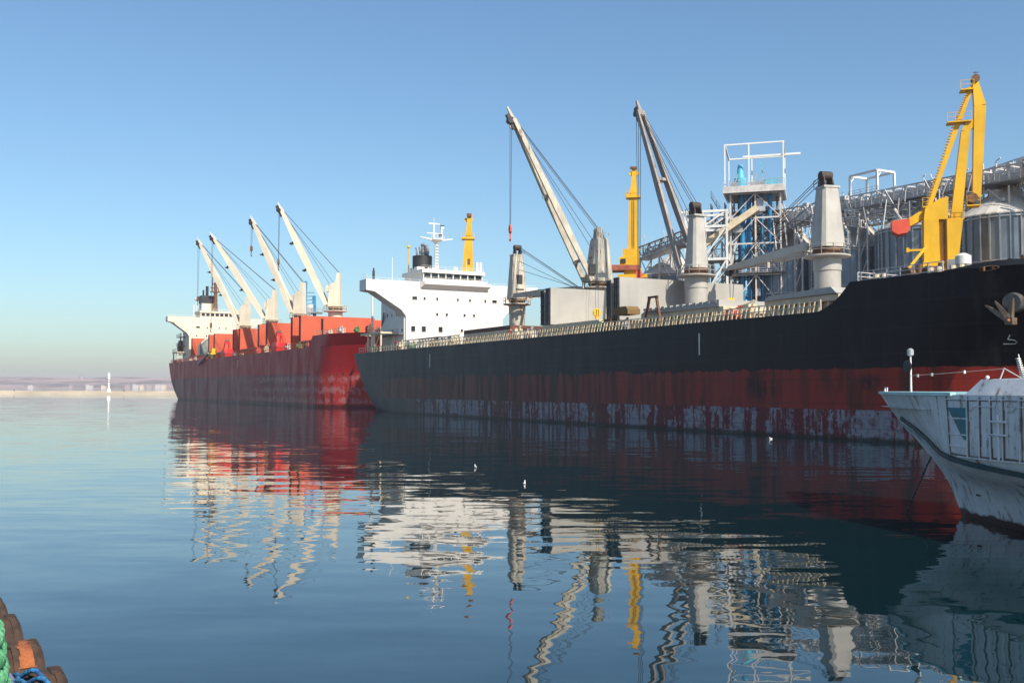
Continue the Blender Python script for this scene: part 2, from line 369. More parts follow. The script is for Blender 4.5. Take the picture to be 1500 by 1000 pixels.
tag(dm.obj('domed_building', 'truss_dark', loc=(X, 4200, 26)), 'bluish round domed building on the ridge of the far shore', 'building')

# breakwater with lighthouse and walkers
bk = thing('breakwater', 'long low pale concrete breakwater across the harbour mouth', 'breakwater', (-369, 660, 0), math.atan2(-70, 134))
rows = []
prof = [(-3.2, -2), (-2.6, 0.5), (-2.4, 1.4), (2.2, 1.4), (2.4, -2)]
MB().grid([[(x, a, z) for a, z in prof] for x in (-260, 0, 160, 420)][::1]).obj('base', 'mole', bk)
pw = MB()
for k in range(34):
    x0 = -255 + k * 20; pw.span(x0, x0 + 19.7, 1.0, 2.1, 1.4, 1.95 + (0.10 if k % 3 == 0 else 0))
pw.obj('parapet', 'mole', bk)
bd = V((134, -70, 0)).normalized(); bo = V((-369, 660, 0))
def on_mole(px, off=-0.8):
    t = (px - 750) / 1458; k = (t * bo.y - bo.x) / (bd.x - t * bd.y); p = bo + bd * k + V((-bd.y, bd.x, 0)) * off
    return (p.x, p.y, 1.4)
lx = on_mole(161, -0.5)  
lh = thing('lighthouse', 'small white lighthouse standing on the pale breakwater', 'lighthouse', lx); lh.scale = (.75, .75, .97)
MB().lathe([(1.75, -0.2), (1.6, 1.5), (.9, 1.9)], n=16).obj('base', 'lh', lh)
MB().lathe([(.8, 1.7), (0.62, 6.2), (1.2, 6.6)], n=16).obj('tower', 'lh', lh)
MB().lathe([(1.4, 6.5), (1.4, 6.8), (1.05, 6.8), (1.05, 9.9), (1.3, 10.0), (1.15, 10.4), (0.3, 11.4), (0.1, 12.4)], n=16).obj('lantern', 'lh', lh)
MB().rail([(1.35 * math.cos(a), 1.35 * math.sin(a), 6.8) for a in [k * math.pi / 4 for k in range(9)]], 1.0, 1.3, 0.05, 2).obj('gallery_railing', 'truss_dark', lh)

def person(px, label, coat):
    p = on_mole(px); m = MB()                     # one continuous lofted figure (a few pixels tall in the picture)
    for s in (-1, 1):
        m.path([(0.02, 0.11 * s, 0.0), (0.0, 0.11 * s, 0.45), (0.0, 0.09 * s, 0.86), (0, 0.03 * s, 1.0)], 0.075, 8, 0.12)
        m.path([(0, 0.20 * s, 1.42), (0.02, 0.27 * s, 1.12), (0.10, 0.26 * s, 0.85)], 0.06, 8, 0.042)
        m.ball((0.11, 0.26 * s, 0.79), 0.05, 8, (1, 0.7, 1.4)); m.ball((0.06, 0.11 * s, 0.04), 0.07, 8, (1.6, 0.8, 0.6))
    m.lathe([(0.14, 0.84), (0.17, 1.0), (0.15, 1.15), (0.2, 1.38), (0.15, 1.46), (0.055, 1.5), (0.055, 1.56)], n=12)
    m.ball((0.01, 0, 1.66), 0.105, 10, (1, 0.85, 1.15))
    o = m.obj('person', coat, loc=p, rz=rnd.uniform(0, 6)); tag(o, label, 'person', 'people on the breakwater')
person(23.5, 'dark clothed person standing alone at the left part of the breakwater', 'cloth')
person(184, 'dark clothed person standing on the breakwater right of the white lighthouse', 'cloth')

# ------------------------------------------------------------------ hulls
def hull_mesh(hb, us, ub, zs, v0, n=44, capz=None, transom=True):
    """lofted hull: hb(u,z) half breadth, us/ub(z) stern and stem positions"""
    mb = MB(); P = []; S = []
    ts = [0.5 - 0.5 * math.cos(math.pi * i / (n - 1)) for i in range(n)]
    for z in zs:
        a, b = us(z), ub(z); rp = []; rs = []
        for t in ts:
            u = a + (b - a) * t; w = hb(u, z); rp.append((u, v0 - w, z)); rs.append((u, v0 + w, z))
        P.append(rp); S.append(rs)
    mb.grid(P); mb.grid(S, True)
    if transom: mb.grid([[p[0], s[0]] for p, s in zip(P, S)], True)
    top = capz if capz is not None else len(zs) - 1
    mb.grid([P[top], S[top]])
    return mb

def sm(x, a, b):
    t = max(0, min(1, (x - a) / (b - a))); return t * t * (3 - 2 * t)
def lerpt(z, tab):
    if z <= tab[0][0]: return tab[0][1]
    for (a, x), (b, y) in zip(tab, tab[1:]):
        if z <= b: return x + (y - x) * (z - a) / (b - a)
    return tab[-1][1]

def ship_funcs(HB, D, tab_us, tab_w0, tab_run, tab_ub, tab_taper, tab_p):
    us = lambda z: lerpt(z, tab_us); ub = lambda z: lerpt(z, tab_ub)
    def hb(u, z):
        a = us(z); t = min(1, max(0, (u - a) / lerpt(z, tab_run)))
        w = HB * (lerpt(z, tab_w0) + (1 - lerpt(z, tab_w0)) * (1 - (1 - t) ** 2.2))
        t0 = lerpt(z, tab_taper); b = ub(z)
        if u > t0:
            q = min(1, (u - t0) / (b - t0)); w *= max(0.0, 1 - q ** lerpt(z, tab_p))
        return max(w, 0.02)
    return hb, us, ub

bhb, bus, bub = ship_funcs(13, 10, [(-1.5, 9), (0, 7.0), (2.5, 4.6), (5, 2.4), (7.5, 0.2), (10, -1.2)],
    [(-1.5, .80), (0, .88), (2.5, .93), (5, .96), (10, .985)], [(-1.5, 22), (5, 12), (10, 4)],
    [(-1.5, 139), (0, 139), (5.5, 140.5), (7, 141.5), (10, 146), (13.5, 150)], [(-1.5, 117), (2.5, 119.5), (4, 120), (5.5, 120.5), (7, 121), (8.5, 121.6), (10, 122.2), (13.5, 123.5)],
    [(0, 1.12), (4, 1.12), (5.5, 1.14), (7, 1.2), (10, 1.38), (13.5, 1.55)])
rhb, rus, rub = ship_funcs(13, 12.5, [(-1.5, 10), (0, 7.5), (3, 4.5), (6, 2.0), (9, 0.0), (12.5, -1.0)],
    [(-1.5, .75), (0, .85), (3, .91), (6, .95), (12.5, .98)], [(-1.5, 30), (6, 16), (12.5, 5)],
    [(-1.5, 183), (0, 182.5), (3, 181), (7, 181.5), (12.5, 184), (15, 186)], [(-1.5, 163), (3, 165), (7, 166), (12.5, 168.5), (15, 170)],
    [(0, 1.25), (7, 1.3), (12.5, 1.5), (15, 1.7)])

# ------------------------------------------------------------------ deck crane (child of a ship)
def deck_crane(ship, u, v, z0, zp, ztop, rp, tip, mat, hook_z, style, hookmat='redblock', pedmat=None, jibmat=None, hw=1.0, headmat='head_rust', foot=None, cab=True, rope_n=2):
    """mesh = pedestal; sub-parts: platform, house, jib, cables, hook block"""
    c = V((u, v, 0)); tip = V(tip); d = V((tip.x - u, tip.y - v, 0)).normalized(); s = V((-d.y, d.x, 0)); Z = V((0, 0, 1))
    pm = pedmat or mat
    pr = MB().lathe([(rp * 1.12, z0 - 0.3), (rp * 1.12, z0 + 0.25), (rp, z0 + 0.3), (rp, zp - 1.4), (rp * 1.06, zp - 1.35), (rp * 1.06, zp - 0.2)], c, 28).obj('deck_crane', pm, ship)
    k = rp / 1.2
    pl = MB().lathe([(rp * 1.02, zp - 0.2), (rp * 1.75, zp - 0.02), (rp * 1.75, zp + 0.12), (rp * 0.8, zp + 0.12)], c, 28)
    pl.rail([c + V((rp * 1.7 * math.cos(a), rp * 1.7 * math.sin(a), zp + 0.12)) for a in [i * math.pi / 6 for i in range(13)]], 0.95 * k, 1.0 * k, 0.03 * k, 2)
    pl.obj('platform', pm, pr)
    MB().lathe([(rp * 0.98, zp + 0.1), (rp * 0.98, zp + 0.45 * k), (rp * 1.08, zp + 0.5 * k), (rp * 1.08, zp + 0.85 * k)], c, 28).obj('slew_ring', 'rust', pr)
    zb = zp + 0.85 * k
    hs = MB()
    def ring(z, f, b, w, ch):
        f, b, w = f * hw, b * hw, w * hw
        return [c + d * f - s * (w - ch) + Z * z, c + d * f + s * (w - ch) + Z * z, c + d * (f - ch) + s * w + Z * z, c - d * (b - ch) + s * w + Z * z,
                c - d * b + s * (w - ch) + Z * z, c - d * b - s * (w - ch) + Z * z, c - d * (b - ch) - s * w + Z * z, c + d * (f - ch) - s * w + Z * z]
    if style == 'grey':
        ra, rb = ring(zb, 1.0 * k, 1.15 * k, 1.05 * k, 0.3 * k), ring(ztop - 1.5 * k, 0.5 * k, 0.8 * k, 0.7 * k, 0.22 * k)
        hs.add(ra + rb, [tuple(range(8))[::-1], tuple(range(8, 16))] + [(i, (i + 1) % 8, 8 + (i + 1) % 8, 8 + i) for i in range(8)])
        hs.box(c + Z * (ztop - 1.38 * k) - d * 0.2 * k, (1.6 * k, 1.65 * k, 0.2 * k), math.atan2(d.y, d.x))
        hs.obj('house', mat, pr)
        hd = MB()
        for q in (-0.42, 0.42):
            hd.prism([c + s * q * k + d * 0.55 * k + Z * (ztop - 1.3 * k), c + s * q * k - d * 0.75 * k + Z * (ztop - 1.3 * k), c + s * q * k - d * 0.3 * k + Z * (ztop + 0.1), c + s * q * k + d * 0.3 * k + Z * (ztop + 0.1)], s * 0.14)
        hd.tube(c + s * -0.5 * k + Z * (ztop - 0.25), c + s * 0.6 * k + Z * (ztop - 0.25), 0.42 * k, n=14)
        hd.rail([c + s * 0.9 * k - d * 1.1 * k + Z * (ztop - 1.3 * k), c + s * 0.9 * k + d * 0.6 * k + Z * (ztop - 1.3 * k)], 0.7, 0.8, 0.025, 2)
        hd.obj('sheave_head', headmat, pr)
        ro = MB()
        a = c + d * 0.8 * k + Z * (zb + (ztop - zb) * 0.36)
        ro.box(a, (0.5 * k, 0.9 * k, 1.4 * k), math.atan2(d.y, d.x)); ro.box(a - Z * 1.5 * k, (0.8 * k, 1.3 * k, 0.12), math.atan2(d.y, d.x)); ro.obj('winch_opening', 'dark', pr)
        top = c + Z * (ztop - 0.1)
    else:
        # cream crane: slab tower with a sloping shoulder towards the jib
        zm = zb + (ztop - zb) * 0.66
        poly = [c + d * 1.25 * k + Z * zb, c + d * 0.95 * k + Z * zm, c - d * 0.05 * k + Z * (zm + 0.5), c - d * 0.35 * k + Z * ztop, c - d * 0.8 * k + Z * ztop, c - d * 0.95 * k + Z * zb]
        hs.prism([p - s * 0.72 * k for p in poly], s * 1.44 * k); hs.box(c + d * 1.2 * k + Z * (zb + 3.2 * k), (1.1, 1.4, 1.5), math.atan2(d.y, d.x))
        hs.obj('house', mat, pr)
        MB().box(c + d * 1.06 * k + Z * (zm - 0.8), (0.25, 1.0, 1.4), math.atan2(d.y, d.x)).obj('winch_opening', 'dark', pr)
        top = c - d * 0.6 * k + Z * (ztop + 0.1)
    if cab:
        cb = MB().box(c + d * 1.55 * k + s * 1.25 * k + Z * (zb + 1.5 * k), (0.9 * k, 0.9 * k, 1.3 * k), math.atan2(d.y, d.x)); cb.obj('cab', 'dark', pr)
    # jib
    ft = (c + d * 1.45 * k + Z * (zb + 0.35)) if foot is None else V(foot)
    L = (tip - ft).length; e = (tip - ft).normalized(); nrm = s.cross(e) if s.cross(e).z > 0 else e.cross(s)
    jb = MB()
    if style == 'grey':
        for q in (-1, 1):
            a = ft + s * q * 1.15 * k; b = ft + e * L * 0.93 + s * q * 0.32 * k; mm = a.lerp(b, 0.45)
            jb.beam(a, mm, 0.34 * k, 0.62 * k, 0.34 * k, 0.85 * k, up=nrm); jb.beam(mm, b, 0.34 * k, 0.85 * k, 0.30 * k, 0.5 * k, up=nrm)
        for t in (0.12, 0.5, 0.9):
            w = 1.15 + (0.32 - 1.15) * t / 0.93
            jb.beam(ft + e * L * t - s * w * k, ft + e * L * t + s * w * k, 0.4 * k, 0.45 * k, up=nrm)
            jb.beam(ft + e * L * t - nrm * 0.2, ft + e * L * t - nrm * 0.9 * k, 0.25, 0.35)
        jb.beam(ft + e * L * 0.9, tip, 0.62 * k, 0.5 * k, 0.16, 0.22, up=nrm)
        jb.obj('jib', jibmat or mat, pr)
    else:
        for q in (-1, 1): jb.beam(ft + s * q * 0.9 * k, ft + e * L * 0.24 + s * q * 0.35 * k, 0.45 * k, 0.6 * k, 0.5 * k, 1.05 * k, up=nrm)
        jb.beam(ft + e * L * 0.2, ft + e * L * 0.55, 1.05 * k, 0.95 * k, 1.1 * k, 1.15 * k, up=nrm)
        jb.beam(ft + e * L * 0.55, ft + e * L * 0.94, 1.1 * k, 1.15 * k, 0.6 * k, 0.55 * k, up=nrm)
        jb.beam(ft + e * L * 0.94, tip, 0.4 * k, 0.4 * k, 0.1, 0.12, up=nrm)
        jb.obj('jib', mat, pr)
        fx = MB()
        for t in (0.36, 0.62): fx.beam(ft + e * L * t - nrm * 0.55 * k, ft + e * L * t - nrm * 1.15 * k, 0.5, 0.5); fx.beam(ft + e * L * t - nrm * 1.15 * k - s * 0.9, ft + e * L * t - nrm * 1.15 * k + s * 0.9, 0.25)
        fx.obj('jib_lamp', 'dark', pr)
    sh_ = MB()
    pq = ft + e * L * 0.93 - nrm * 0.45 * k; sh_.tube(pq - s * 0.45 * k, pq + s * 0.45 * k, 0.42 * k, n=14); sh_.beam(pq - e * 1.2 * k, pq + e * 0.9 * k, 0.5 * k, 0.5 * k, up=nrm); sh_.obj('jib_sheave', 'dark', pr)
    r = 0.035 * k
    lc = MB(); q2 = ft + e * L * 0.90 + nrm * 0.3 * k
    for off in (-0.35, 0.1, 0.38): lc.tube(top + s * off * k, q2 + s * off * 0.6 * k, r, n=5)
    lc.tube(c + d * 0.6 * k + Z * (zb + (ztop - zb) * 0.55), ft + e * L * 0.88 + nrm * 0.2, r, n=5); lc.tube(c + d * 0.4 * k + Z * (zb + (ztop - zb) * 0.72), ft + e * L * 0.9, r, n=5)
    lc.obj('luffing_cable', 'cable', pr)
    if hook_z is not None:
        hc = MB(); ends = []
        for i in range(rope_n):
            o = s * (0.3 - 0.6 * i / max(1, rope_n - 1)) * k
            hc.tube(pq + o - e * 0.2, V((pq.x, pq.y, hook_z + 1.0 * k)) + o * 0.5, r, n=5)
        hc.obj('hoist_cable', 'cable', pr)
        h = V((pq.x, pq.y, hook_z)); hk = MB()
        hk.prism([h + V((0, -0.12, 0)) * k + s * a * k + Z * b * k for a, b in ((-.18, 1.1), (.18, 1.1), (.34, .7), (.30, .2), (.1, 0), (-.1, 0), (-.30, .2), (-.34, .7))], V((0, .24, 0)) * k)
        hk.path([h, h - Z * .35 * k, h - Z * .7 * k + s * .12 * k, h - Z * .95 * k - s * .05 * k, h - Z * .8 * k - s * .25 * k], 0.09 * k, 7)
        hk.obj('hook_block', hookmat, pr)
    return pr

# ------------------------------------------------------------------ BLACK CARGO SHIP
bs = thing('cargo_ship', 'big black and rust red cargo ship with white bridge and grey deck cranes', 'cargo ship', FB.o, FB.rz)
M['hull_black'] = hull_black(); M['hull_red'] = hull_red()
zs = [-1.5, -0.6, 0, 0.8, 1.6, 2.4, 3.4, 4.4, 5.5, 6.6, 7.7, 8.8, 10.0]
hb_ = hull_mesh(bhb, bus, bub, zs, 13, 60)
# forecastle: side shell carried up, with a swept break
P, S = [], []
fz = [10.0, 10.5, 11.0, 11.4, 11.85]
fsheer = lambda u, z: 10 + (z - 10) * (1.13 - .004 * (u - 113))
for z in fz:
    t = (z - 10) / 1.85; a = 110.0 + 3.3 * t ** 0.6; b = bub(z); n = 30
    P.append([(a + (b - a) * (i / (n - 1)), 13 - bhb(a + (b - a) * (i / (n - 1)), z), fsheer(a + (b - a) * (i / (n - 1)), z)) for i in range(n)])
    S.append([(p[0], 26 - p[1], p[2]) for p in P[-1]])
hb_.grid(P); hb_.grid(S, True); hb_.grid([P[-1], S[-1]]); hb_.grid([[p[0], s[0]] for p, s in zip(P, S)], True)
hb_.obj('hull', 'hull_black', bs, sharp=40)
# raised bulwark at the bow, with an oval fairlead
bw = MB(); P = []; Q = []
for i in range(16):
    u = 121.5 + i * 2.0; zb = fsheer(u, 11.85); zt = zb + .02 + 0.36 * min(1, (u - 121.5) / 4.0)
    w = bhb(min(u, bub(12.5) - .2), 12.6) - 0.06
    P.append([(u, 13 - w, zb), (u, 13 - w - 0.05, zt)]); Q.append([(u, 13 - w + 0.16, zb), (u, 13 - w + 0.14, zt)])
bw.grid(P); bw.grid(Q, True); bw.grid([[p[1], q[1]] for p, q in zip(P, Q)])
bw.obj('bulwark', paint('dark_grey_bulwark', (0.055, 0.058, 0.062), 0.25, 0.5, rust=0.05), bs)
fl = MB()
for u in (125.0,):
    c = V((u, 13 - bhb(u, 12.6) - 0.02, 11.88)); ring = [c + V((0.75 * math.cos(a), 0, 0.15 * math.sin(a))) for a in [k * math.pi / 6 for k in range(13)]]
    fl.path(ring, 0.04, 6)
for u in (124.7, 125.3): fl.tube((u, 13 - bhb(u, 12.6) - .05, 11.73), (u, 13 - bhb(u, 12.6) - .05, 12.03), .09, n=8)
fl.obj('fairlead', 'rust', bs)
dk = MB(); dk.span(3, 110.3, 0.9, 25.1, 9.9, 10.03); dk.obj('main_deck', 'deck', bs)
# rail stanchions along the deck edge
rl = MB()
rl.rail([(0.0, 0.75, 10.0), (30, 0.25, 10.0), (58, 0.25, 10.0), (84, 0.25, 10.0), (110, 0.25, 10.0)], 0.95, 1.15, 0.05, 2)
for i in range(150):
    u = 24 + i * 0.575
    rl.beam((u, 0.3, 10.0), (u + 0.02, 0.5, 10.85 + 0.1 * rnd.random()), 0.16, 0.07)
rl.obj('railing', 'stay', bs)
rf = MB().rail([(114, 0.4, 11.85), (121.3, 0.4, 11.85)], 0.95, 1.2, 0.035, 3); rf.rail([(113.6, 0.5, 11.85), (113.6, 12, 11.85)], 0.95, 1.2, 0.035, 3); rf.obj('forecastle_railing', 'truss', bs)

# hatch coamings with their bright stays
def coaming(u0, u1, zt):
    m = MB(); m.span(u0, u1, 2.2, 23.8, zt - 0.5, zt); m.span(u0 + .3, u1 - .3, 2.7, 23.3, 10, zt - 0.45)
    k = int((u1 - u0) / 1.05)
    for i in range(k + 1):
        u = u0 + 0.15 + (u1 - u0 - 0.3) * i / k; m.prism([(u, 2.25, zt - 0.5), (u, 2.7, zt - 0.5), (u, 2.7, 10.0), (u, 2.05, 10.0)], (0.11, 0, 0))
    m.obj('hatch_coaming', 'stay', bs)
for a, b in ((40, 54), (62.5, 75), (83, 96), (101.5, 110)): coaming(a, b, 11.55)
hc = MB()
for a, b in ((83.2, 95.6),):
    hc.prism([(a, 2.0, 11.55), (a + 1, 2.0, 12.0), (b - 3, 2.0, 12.05), (b, 2.0, 12.2), (b, 2.0, 11.55)], (0, 22, 0))
    for k in range(12): hc.box((a + 0.8 + k, 2.2, 12.02), (0.5, 0.5, 0.25))
hc.obj('hatch_cover', 'hatch_grey', bs)
MB().prism([(101.5, 2.0, 11.55), (102.3, 2.0, 11.95), (109.4, 2.0, 12.15), (110, 2.0, 11.6)], (0, 22, 0)).obj('hatch_cover', 'hatch_grey', bs)
MB().prism([(40, 2.2, 11.55), (40, 2.2, 12.1), (54, 2.2, 12.1), (54, 2.2, 11.55)], (0, 21.6, 0)).obj('hatch_cover', 'deck', bs)
# open hatch covers standing on end
def hatch_panel(ship, u, v0, v1, z0, z1, mat, th=1.0, edge='dark', cut=0.0):
    m = MB(); m.prism([(u, v0, z0), (u, v1, z0), (u, v1, z1), (u, v0, z1)], (-th, 0, 0))
    n = 5
    o = m.obj('hatch_cover', mat, ship)
    e = MB()
    for i in range(n + 1):
        z = z0 + 0.1 + (z1 - z0 - 0.25) * i / n; e.box((u - th / 2, v0 - 0.06, z), (th * 0.8, 0.12, 0.14))
    for i in range(3): e.box((u - th * (0.2 + 0.3 * i), v0 - 0.05, (z0 + z1) / 2), (0.12, 0.1, z1 - z0 - .2))
    e.obj('edge_beam', edge, o); return o
hatch_panel(bs, 62, 3.6, 22.4, 11.8, 16.35, 'hatch_grey', 1.3)
hatch_panel(bs, 76, 4.3, 22.2, 11.55, 16.35, 'hatch_grey', 1.2)
hatch_panel(bs, 60.2, 3.8, 22.4, 11.8, 16.2, 'hatch_grey', 1.0)
hatch_panel(bs, 74.2, 4.4, 22.2, 11.55, 16.2, 'hatch_grey', 1.0)
# skirt under the first panel and low gear between
MB().prism([(62.05, 5, 11.8), (62.05, 10, 11.0), (62.05, 13, 11.0), (62.05, 17, 11.8)], (-0.3, 0, 0)).obj('hatch_skirt', 'hatch_grey', bs)
# big yellow hook hanging in front of the first standing cover
def disc_hook(u, v, z, zt, u2):
    m = MB()
    m.lathe([(0.48, -0.16), (0.55, -0.1), (0.55, 0.1), (0.48, 0.16)], n=20)
    m.v = [(u + p[2], v + p[0], z + p[1]) for p in m.v]; m.box((u, v, z - .6), (0.25, 0.3, 0.4))
    o = m.obj('hook_block', 'yellow_hook', bs)
    g = MB()
    for a in (-0.2, 0.2): g.path([(u, v + a, z + .5), (u, v + a, zt), (u2, v + a, zt + 0.02)], 0.025, 5)
    g.obj('hoist_cable', 'cable', o)
    s_ = MB()
    for a in (-0.2, 0.1): s_.box((u + 0.17, v + a, z), (0.03, 0.1, 0.8))
    s_.obj('warning_stripe', 'dark', o)
disc_hook(64.0, 9.1, 13.3, 16.45, 61.6)
# cranes
deck_crane(bs, 36, 13, 10, 16.5, 25.4, 1.2, (58.5, 10.6, 17.0), 'rusty_crane', None, 'grey', hw=1.2, cab=False)
deck_crane(bs, 58.3, 13, 10, 17.0, 24.9, 1.2, (56.6, 0.4, 39.9), 'rusty_crane', 23.6, 'grey', hw=1.45, headmat='rusty_crane', foot=(58.2, 11.6, 17.9))
deck_crane(bs, 78.6, 13, 10, 16.6, 24.9, 1.25, (66.1, 13.8, 40.1), 'grey_crane', 17.5, 'grey', jibmat='shaded_jib', rope_n=3, cab=False)
deck_crane(bs, 98.4, 13, 10, 16.5, 24.6, 1.25, (77.8, 18.0, 17.7), 'grey_crane', 13.2, 'grey', hw=1.18, hookmat='yellow_hook', cab=False)

# accommodation block
UF = 14.0
ac = MB()
ac.span(2.5, UF, 3.9, 22.1, 10, 20.4)
sect = [(-3.1, 21.75), (-3.1, 19.95), (-1.0, 19.5), (3.6, 16.3), (3.9, 15.9), (3.9, 20.4), (22.1, 20.4), (22.1, 15.9), (22.4, 16.3), (27.0, 19.5), (29.1, 19.95), (29.1, 21.75)]
ac.prism([(UF + 0.02, v, z) for v, z in [(-3.1, 21.75), (-3.1, 19.95), (-1.6, 19.75), (3.1, 16.9), (3.898, 15.9), (3.898, 20.4), (3.898, 21.75)]], (-3.2, 0, 0))
ac.prism([(UF + 0.02, v, z) for v, z in [(22.102, 21.75), (22.102, 15.9), (22.9, 16.9), (27.6, 19.75), (29.1, 19.95), (29.1, 21.75)]], (-3.2, 0, 0))
ac.span(2.9, UF + 0.01, 3.9, 22.1, 20.41, 21.75)
acc = ac.obj('accommodation_block', 'white', bs)
# brow below the wheelhouse windows
br = MB(); br.prism([(UF + 0.03, 6.4, 20.6), (UF + 1.0, 6.9, 21.3), (UF + 1.0, 6.9, 21.78), (UF + 0.03, 6.4, 21.78)], (0, 12.4, 0)); br.obj('bridge_brow', 'white', acc)
wh = MB(); wh.span(5.0, UF - 0.6, 7.2, 18.4, 21.76, 22.5); wh.span(5.0, UF - 0.7, 7.3, 18.3, 22.5, 23.4); wh.span(4.7, UF - 0.2, 6.9, 18.7, 23.4, 24.0)
for i in range(9): wh.box((UF - 0.62, 7.3 + 11.0 * i / 8, 22.95), (0.2, 0.16, 0.9))
wheel = wh.obj('wheelhouse', 'white', bs)
for i in range(8):
    a = 7.3 + 11.0 * i / 8 + 0.12; MB().span(UF - 0.69, UF - 0.64, a, a + 1.13, 22.52, 23.38).obj('window', 'glass', wheel)
wrl = MB()
for a, b in ((-2.9, 6.6), (19, 28.9)): wrl.rail([(UF - 0.3, a, 21.75), (UF - 0.3, b, 21.75)], 0.35, 1.6, 0.02, 1)
wrl.rail([(UF + 0.9, 7, 21.78), (UF + 0.9, 18.6, 21.78)], 0.75, 1.4, 0.02, 2)
wrl.rail([(UF - 2.9, -2.9, 21.75), (UF - 0.3, -2.9, 21.75)], 0.9, 1.2, 0.02, 2); wrl.rail([(5, 7, 24.0), (UF - 0.4, 7, 24.0), (UF - 0.4, 18.5, 24.0)], 0.6, 1.4, 0.018, 2)
wrl.obj('bridge_railing', 'white', bs)
def px_v(px):   # horizontal picture measure of the front to v
    return 3.9 + (px - 594) / (736 - 594) * 18.2
def win(px, z, w, h, parent=acc, mat='glass'):
    v = px_v(px); m = MB().box((UF + 0.03, v, z), (0.06, w, h)); o = m.obj('window', mat, parent)
    f = MB(); t = 0.06
    for a in (-1, 1): f.box((UF + 0.045, v + a * (w / 2 + t / 2), z), (0.09, t, h + 2 * t)); f.box((UF + 0.045, v, z + a * (h / 2 + t / 2)), (0.09, w, t))
    f.obj('frame', 'white', o)
for px in (638, 668, 686, 709, 620): win(px, 18.95, 0.34, 0.44)
for px in (638, 652, 678, 692): win(px, 16.35, 0.36, 0.46)
for px in (604, 619, 643): win(px, 13.8, 0.72, 0.9)
for px in (674, 692, 727): win(px, 13.7, 0.4, 0.46)
for px in (606, 723): win(px, 18.95, 0.85, 0.5)
for i, u in enumerate((3.6, 5.6, 7.6, 9.8, 12.0)):
    MB().box((u, 3.88, 16.4), (0.42, 0.06, 0.5)).obj('window', 'glass', acc)
    if i % 2 == 0: MB().box((u + .4, 3.88, 13.6), (0.42, 0.06, 0.5)).obj('window', 'glass', acc)
MB().rail([(2.5, 3.2, 13.0), (13, 3.2, 13.0)], 0.8, 1.5, 0.03, 2).span(2.5, 13.2, 3.0, 3.88, 12.85, 12.95).obj('side_walkway', 'truss_dark', acc)
# monkey island mast with radar yard
mt = MB(); mv = 11.6; mu = 9.0
mt.lathe([(0.75, 24.0), (0.45, 24.6), (0.36, 25.5), (0.30, 30.0)], (mu, mv, 0), 14)
for k in range(8): mt.box((mu + .42, mv, 25.4 + k * .55), (0.3, 0.45, 0.04))
mast = mt.obj('radar_mast', 'white', bs)
ya = MB(); ya.lathe([(0.3, 29.2), (1.1, 29.75), (1.1, 29.9), (0.3, 29.9)], (mu, mv, 0), 14)
for q in (-1, 1): ya.beam((mu, mv + q * .6, 29.7), (mu, mv + q * 3.1, 30.15), 0.7, 0.28, 0.2, 0.12)
ya.rail([(mu + .6, mv - 1.2, 29.9), (mu + .6, mv + 1.2, 29.9)], 0.6, 0.6, 0.02, 2)
ya.obj('yard', 'white', mast)
ra = MB()
for dv, h, w in ((-0.5, 2.6, 2.1), (1.0, 2.2, 0)):
    ra.lathe([(0.3, 29.9), (0.18, 30.6), (0.16, 29.9 + h)], (mu, mv + dv, 0), 10)
    if w: ra.box((mu, mv + dv, 30 + h), (0.18, w, 0.2)); ra.box((mu, mv + dv, 30.9), (0.18, 2.8, 0.14)); ra.beam((mu, mv + dv, 32.6), (mu, mv + dv, 33.6), 0.06)
    else: ra.box((mu, mv + dv + .1, 32.0), (0.35, 0.55, 0.45))
ra.obj('radar_scanner', 'white', mast)
MB().box((mu + .1, mv + 0.7, 30.6), (.3, .5, .5)).obj('lamp_box', 'dark', mast); MB().box((mu, mv + 1.1, 32.35), (.3, .7, .15)).obj('lamp_box', 'dark', mast)
# funnel
fn = MB()
fn.span(3.4, 6.8, 8.9, 12.3, 21.75, 25.2); fun = fn.obj('funnel', 'white', bs)
MB().lathe([(1.75, 24.9), (1.75, 27.3), (1.4, 27.35)], (5.1, 10.6, 0), 20).obj('funnel_top', 'dark', fun)
for du, dv, r, h in ((0, -1.2, .16, 2.0), (0.3, -.6, .2, 2.2), (0, .25, .42, 3.0), (.4, .9, .3, 2.6)):
    pp = MB(); dv *= .9; h *= .72; pp.path([(5.1 + du, 10.6 + dv, 26.9), (5.1 + du, 10.6 + dv, 27.3 + h * .7), (5.0 + du - .3, 10.6 + dv, 27.3 + h)], r, 10); pp.obj('exhaust_pipe', 'truss_dark', fun)
MB().lathe([(.1, 21), (.1, 29.3)], (2.6, 9.0, 0), 6).ball((2.6, 9.0, 29.2), .3, 8).obj('signal_pole', 'yellow_hook', bs)
MB().lathe([(.5, 24), (.5, 24.5), (.3, 25.2)], (9, 15.3, 0), 10).obj('satellite_dome', 'white', bs)
bx_ = MB()
for dv in (19.5, 20.2): bx_.lathe([(.35, 21.75), (.3, 25), (.28, 26.3)], (9, dv, 0), 10)
bx_.span(8, 10, 19, 21, 21.75, 22.7); bx_.obj('vent_post', 'white', bs)
MB().beam((10, 17, 24.0), (10, 17, 26.3), 0.05).obj('antenna', 'white', bs); MB().beam((12, 2.2, 21.75), (12, 2.2, 25.8), 0.08).obj('antenna', 'white', bs)
# wing lamp post and light
MB().box((UF - 1.4, -1.3, 22.5), (.25, .35, 1.6)).box((UF - 1.4, -1.3, 23.5), (.2, .2, .5)).obj('wing_lamp', 'dark', acc)
MB().beam((UF - .5, 3.8, 11), (UF - .5, 3.8, 15.9), .15).obj('down_pipe', 'white', acc)

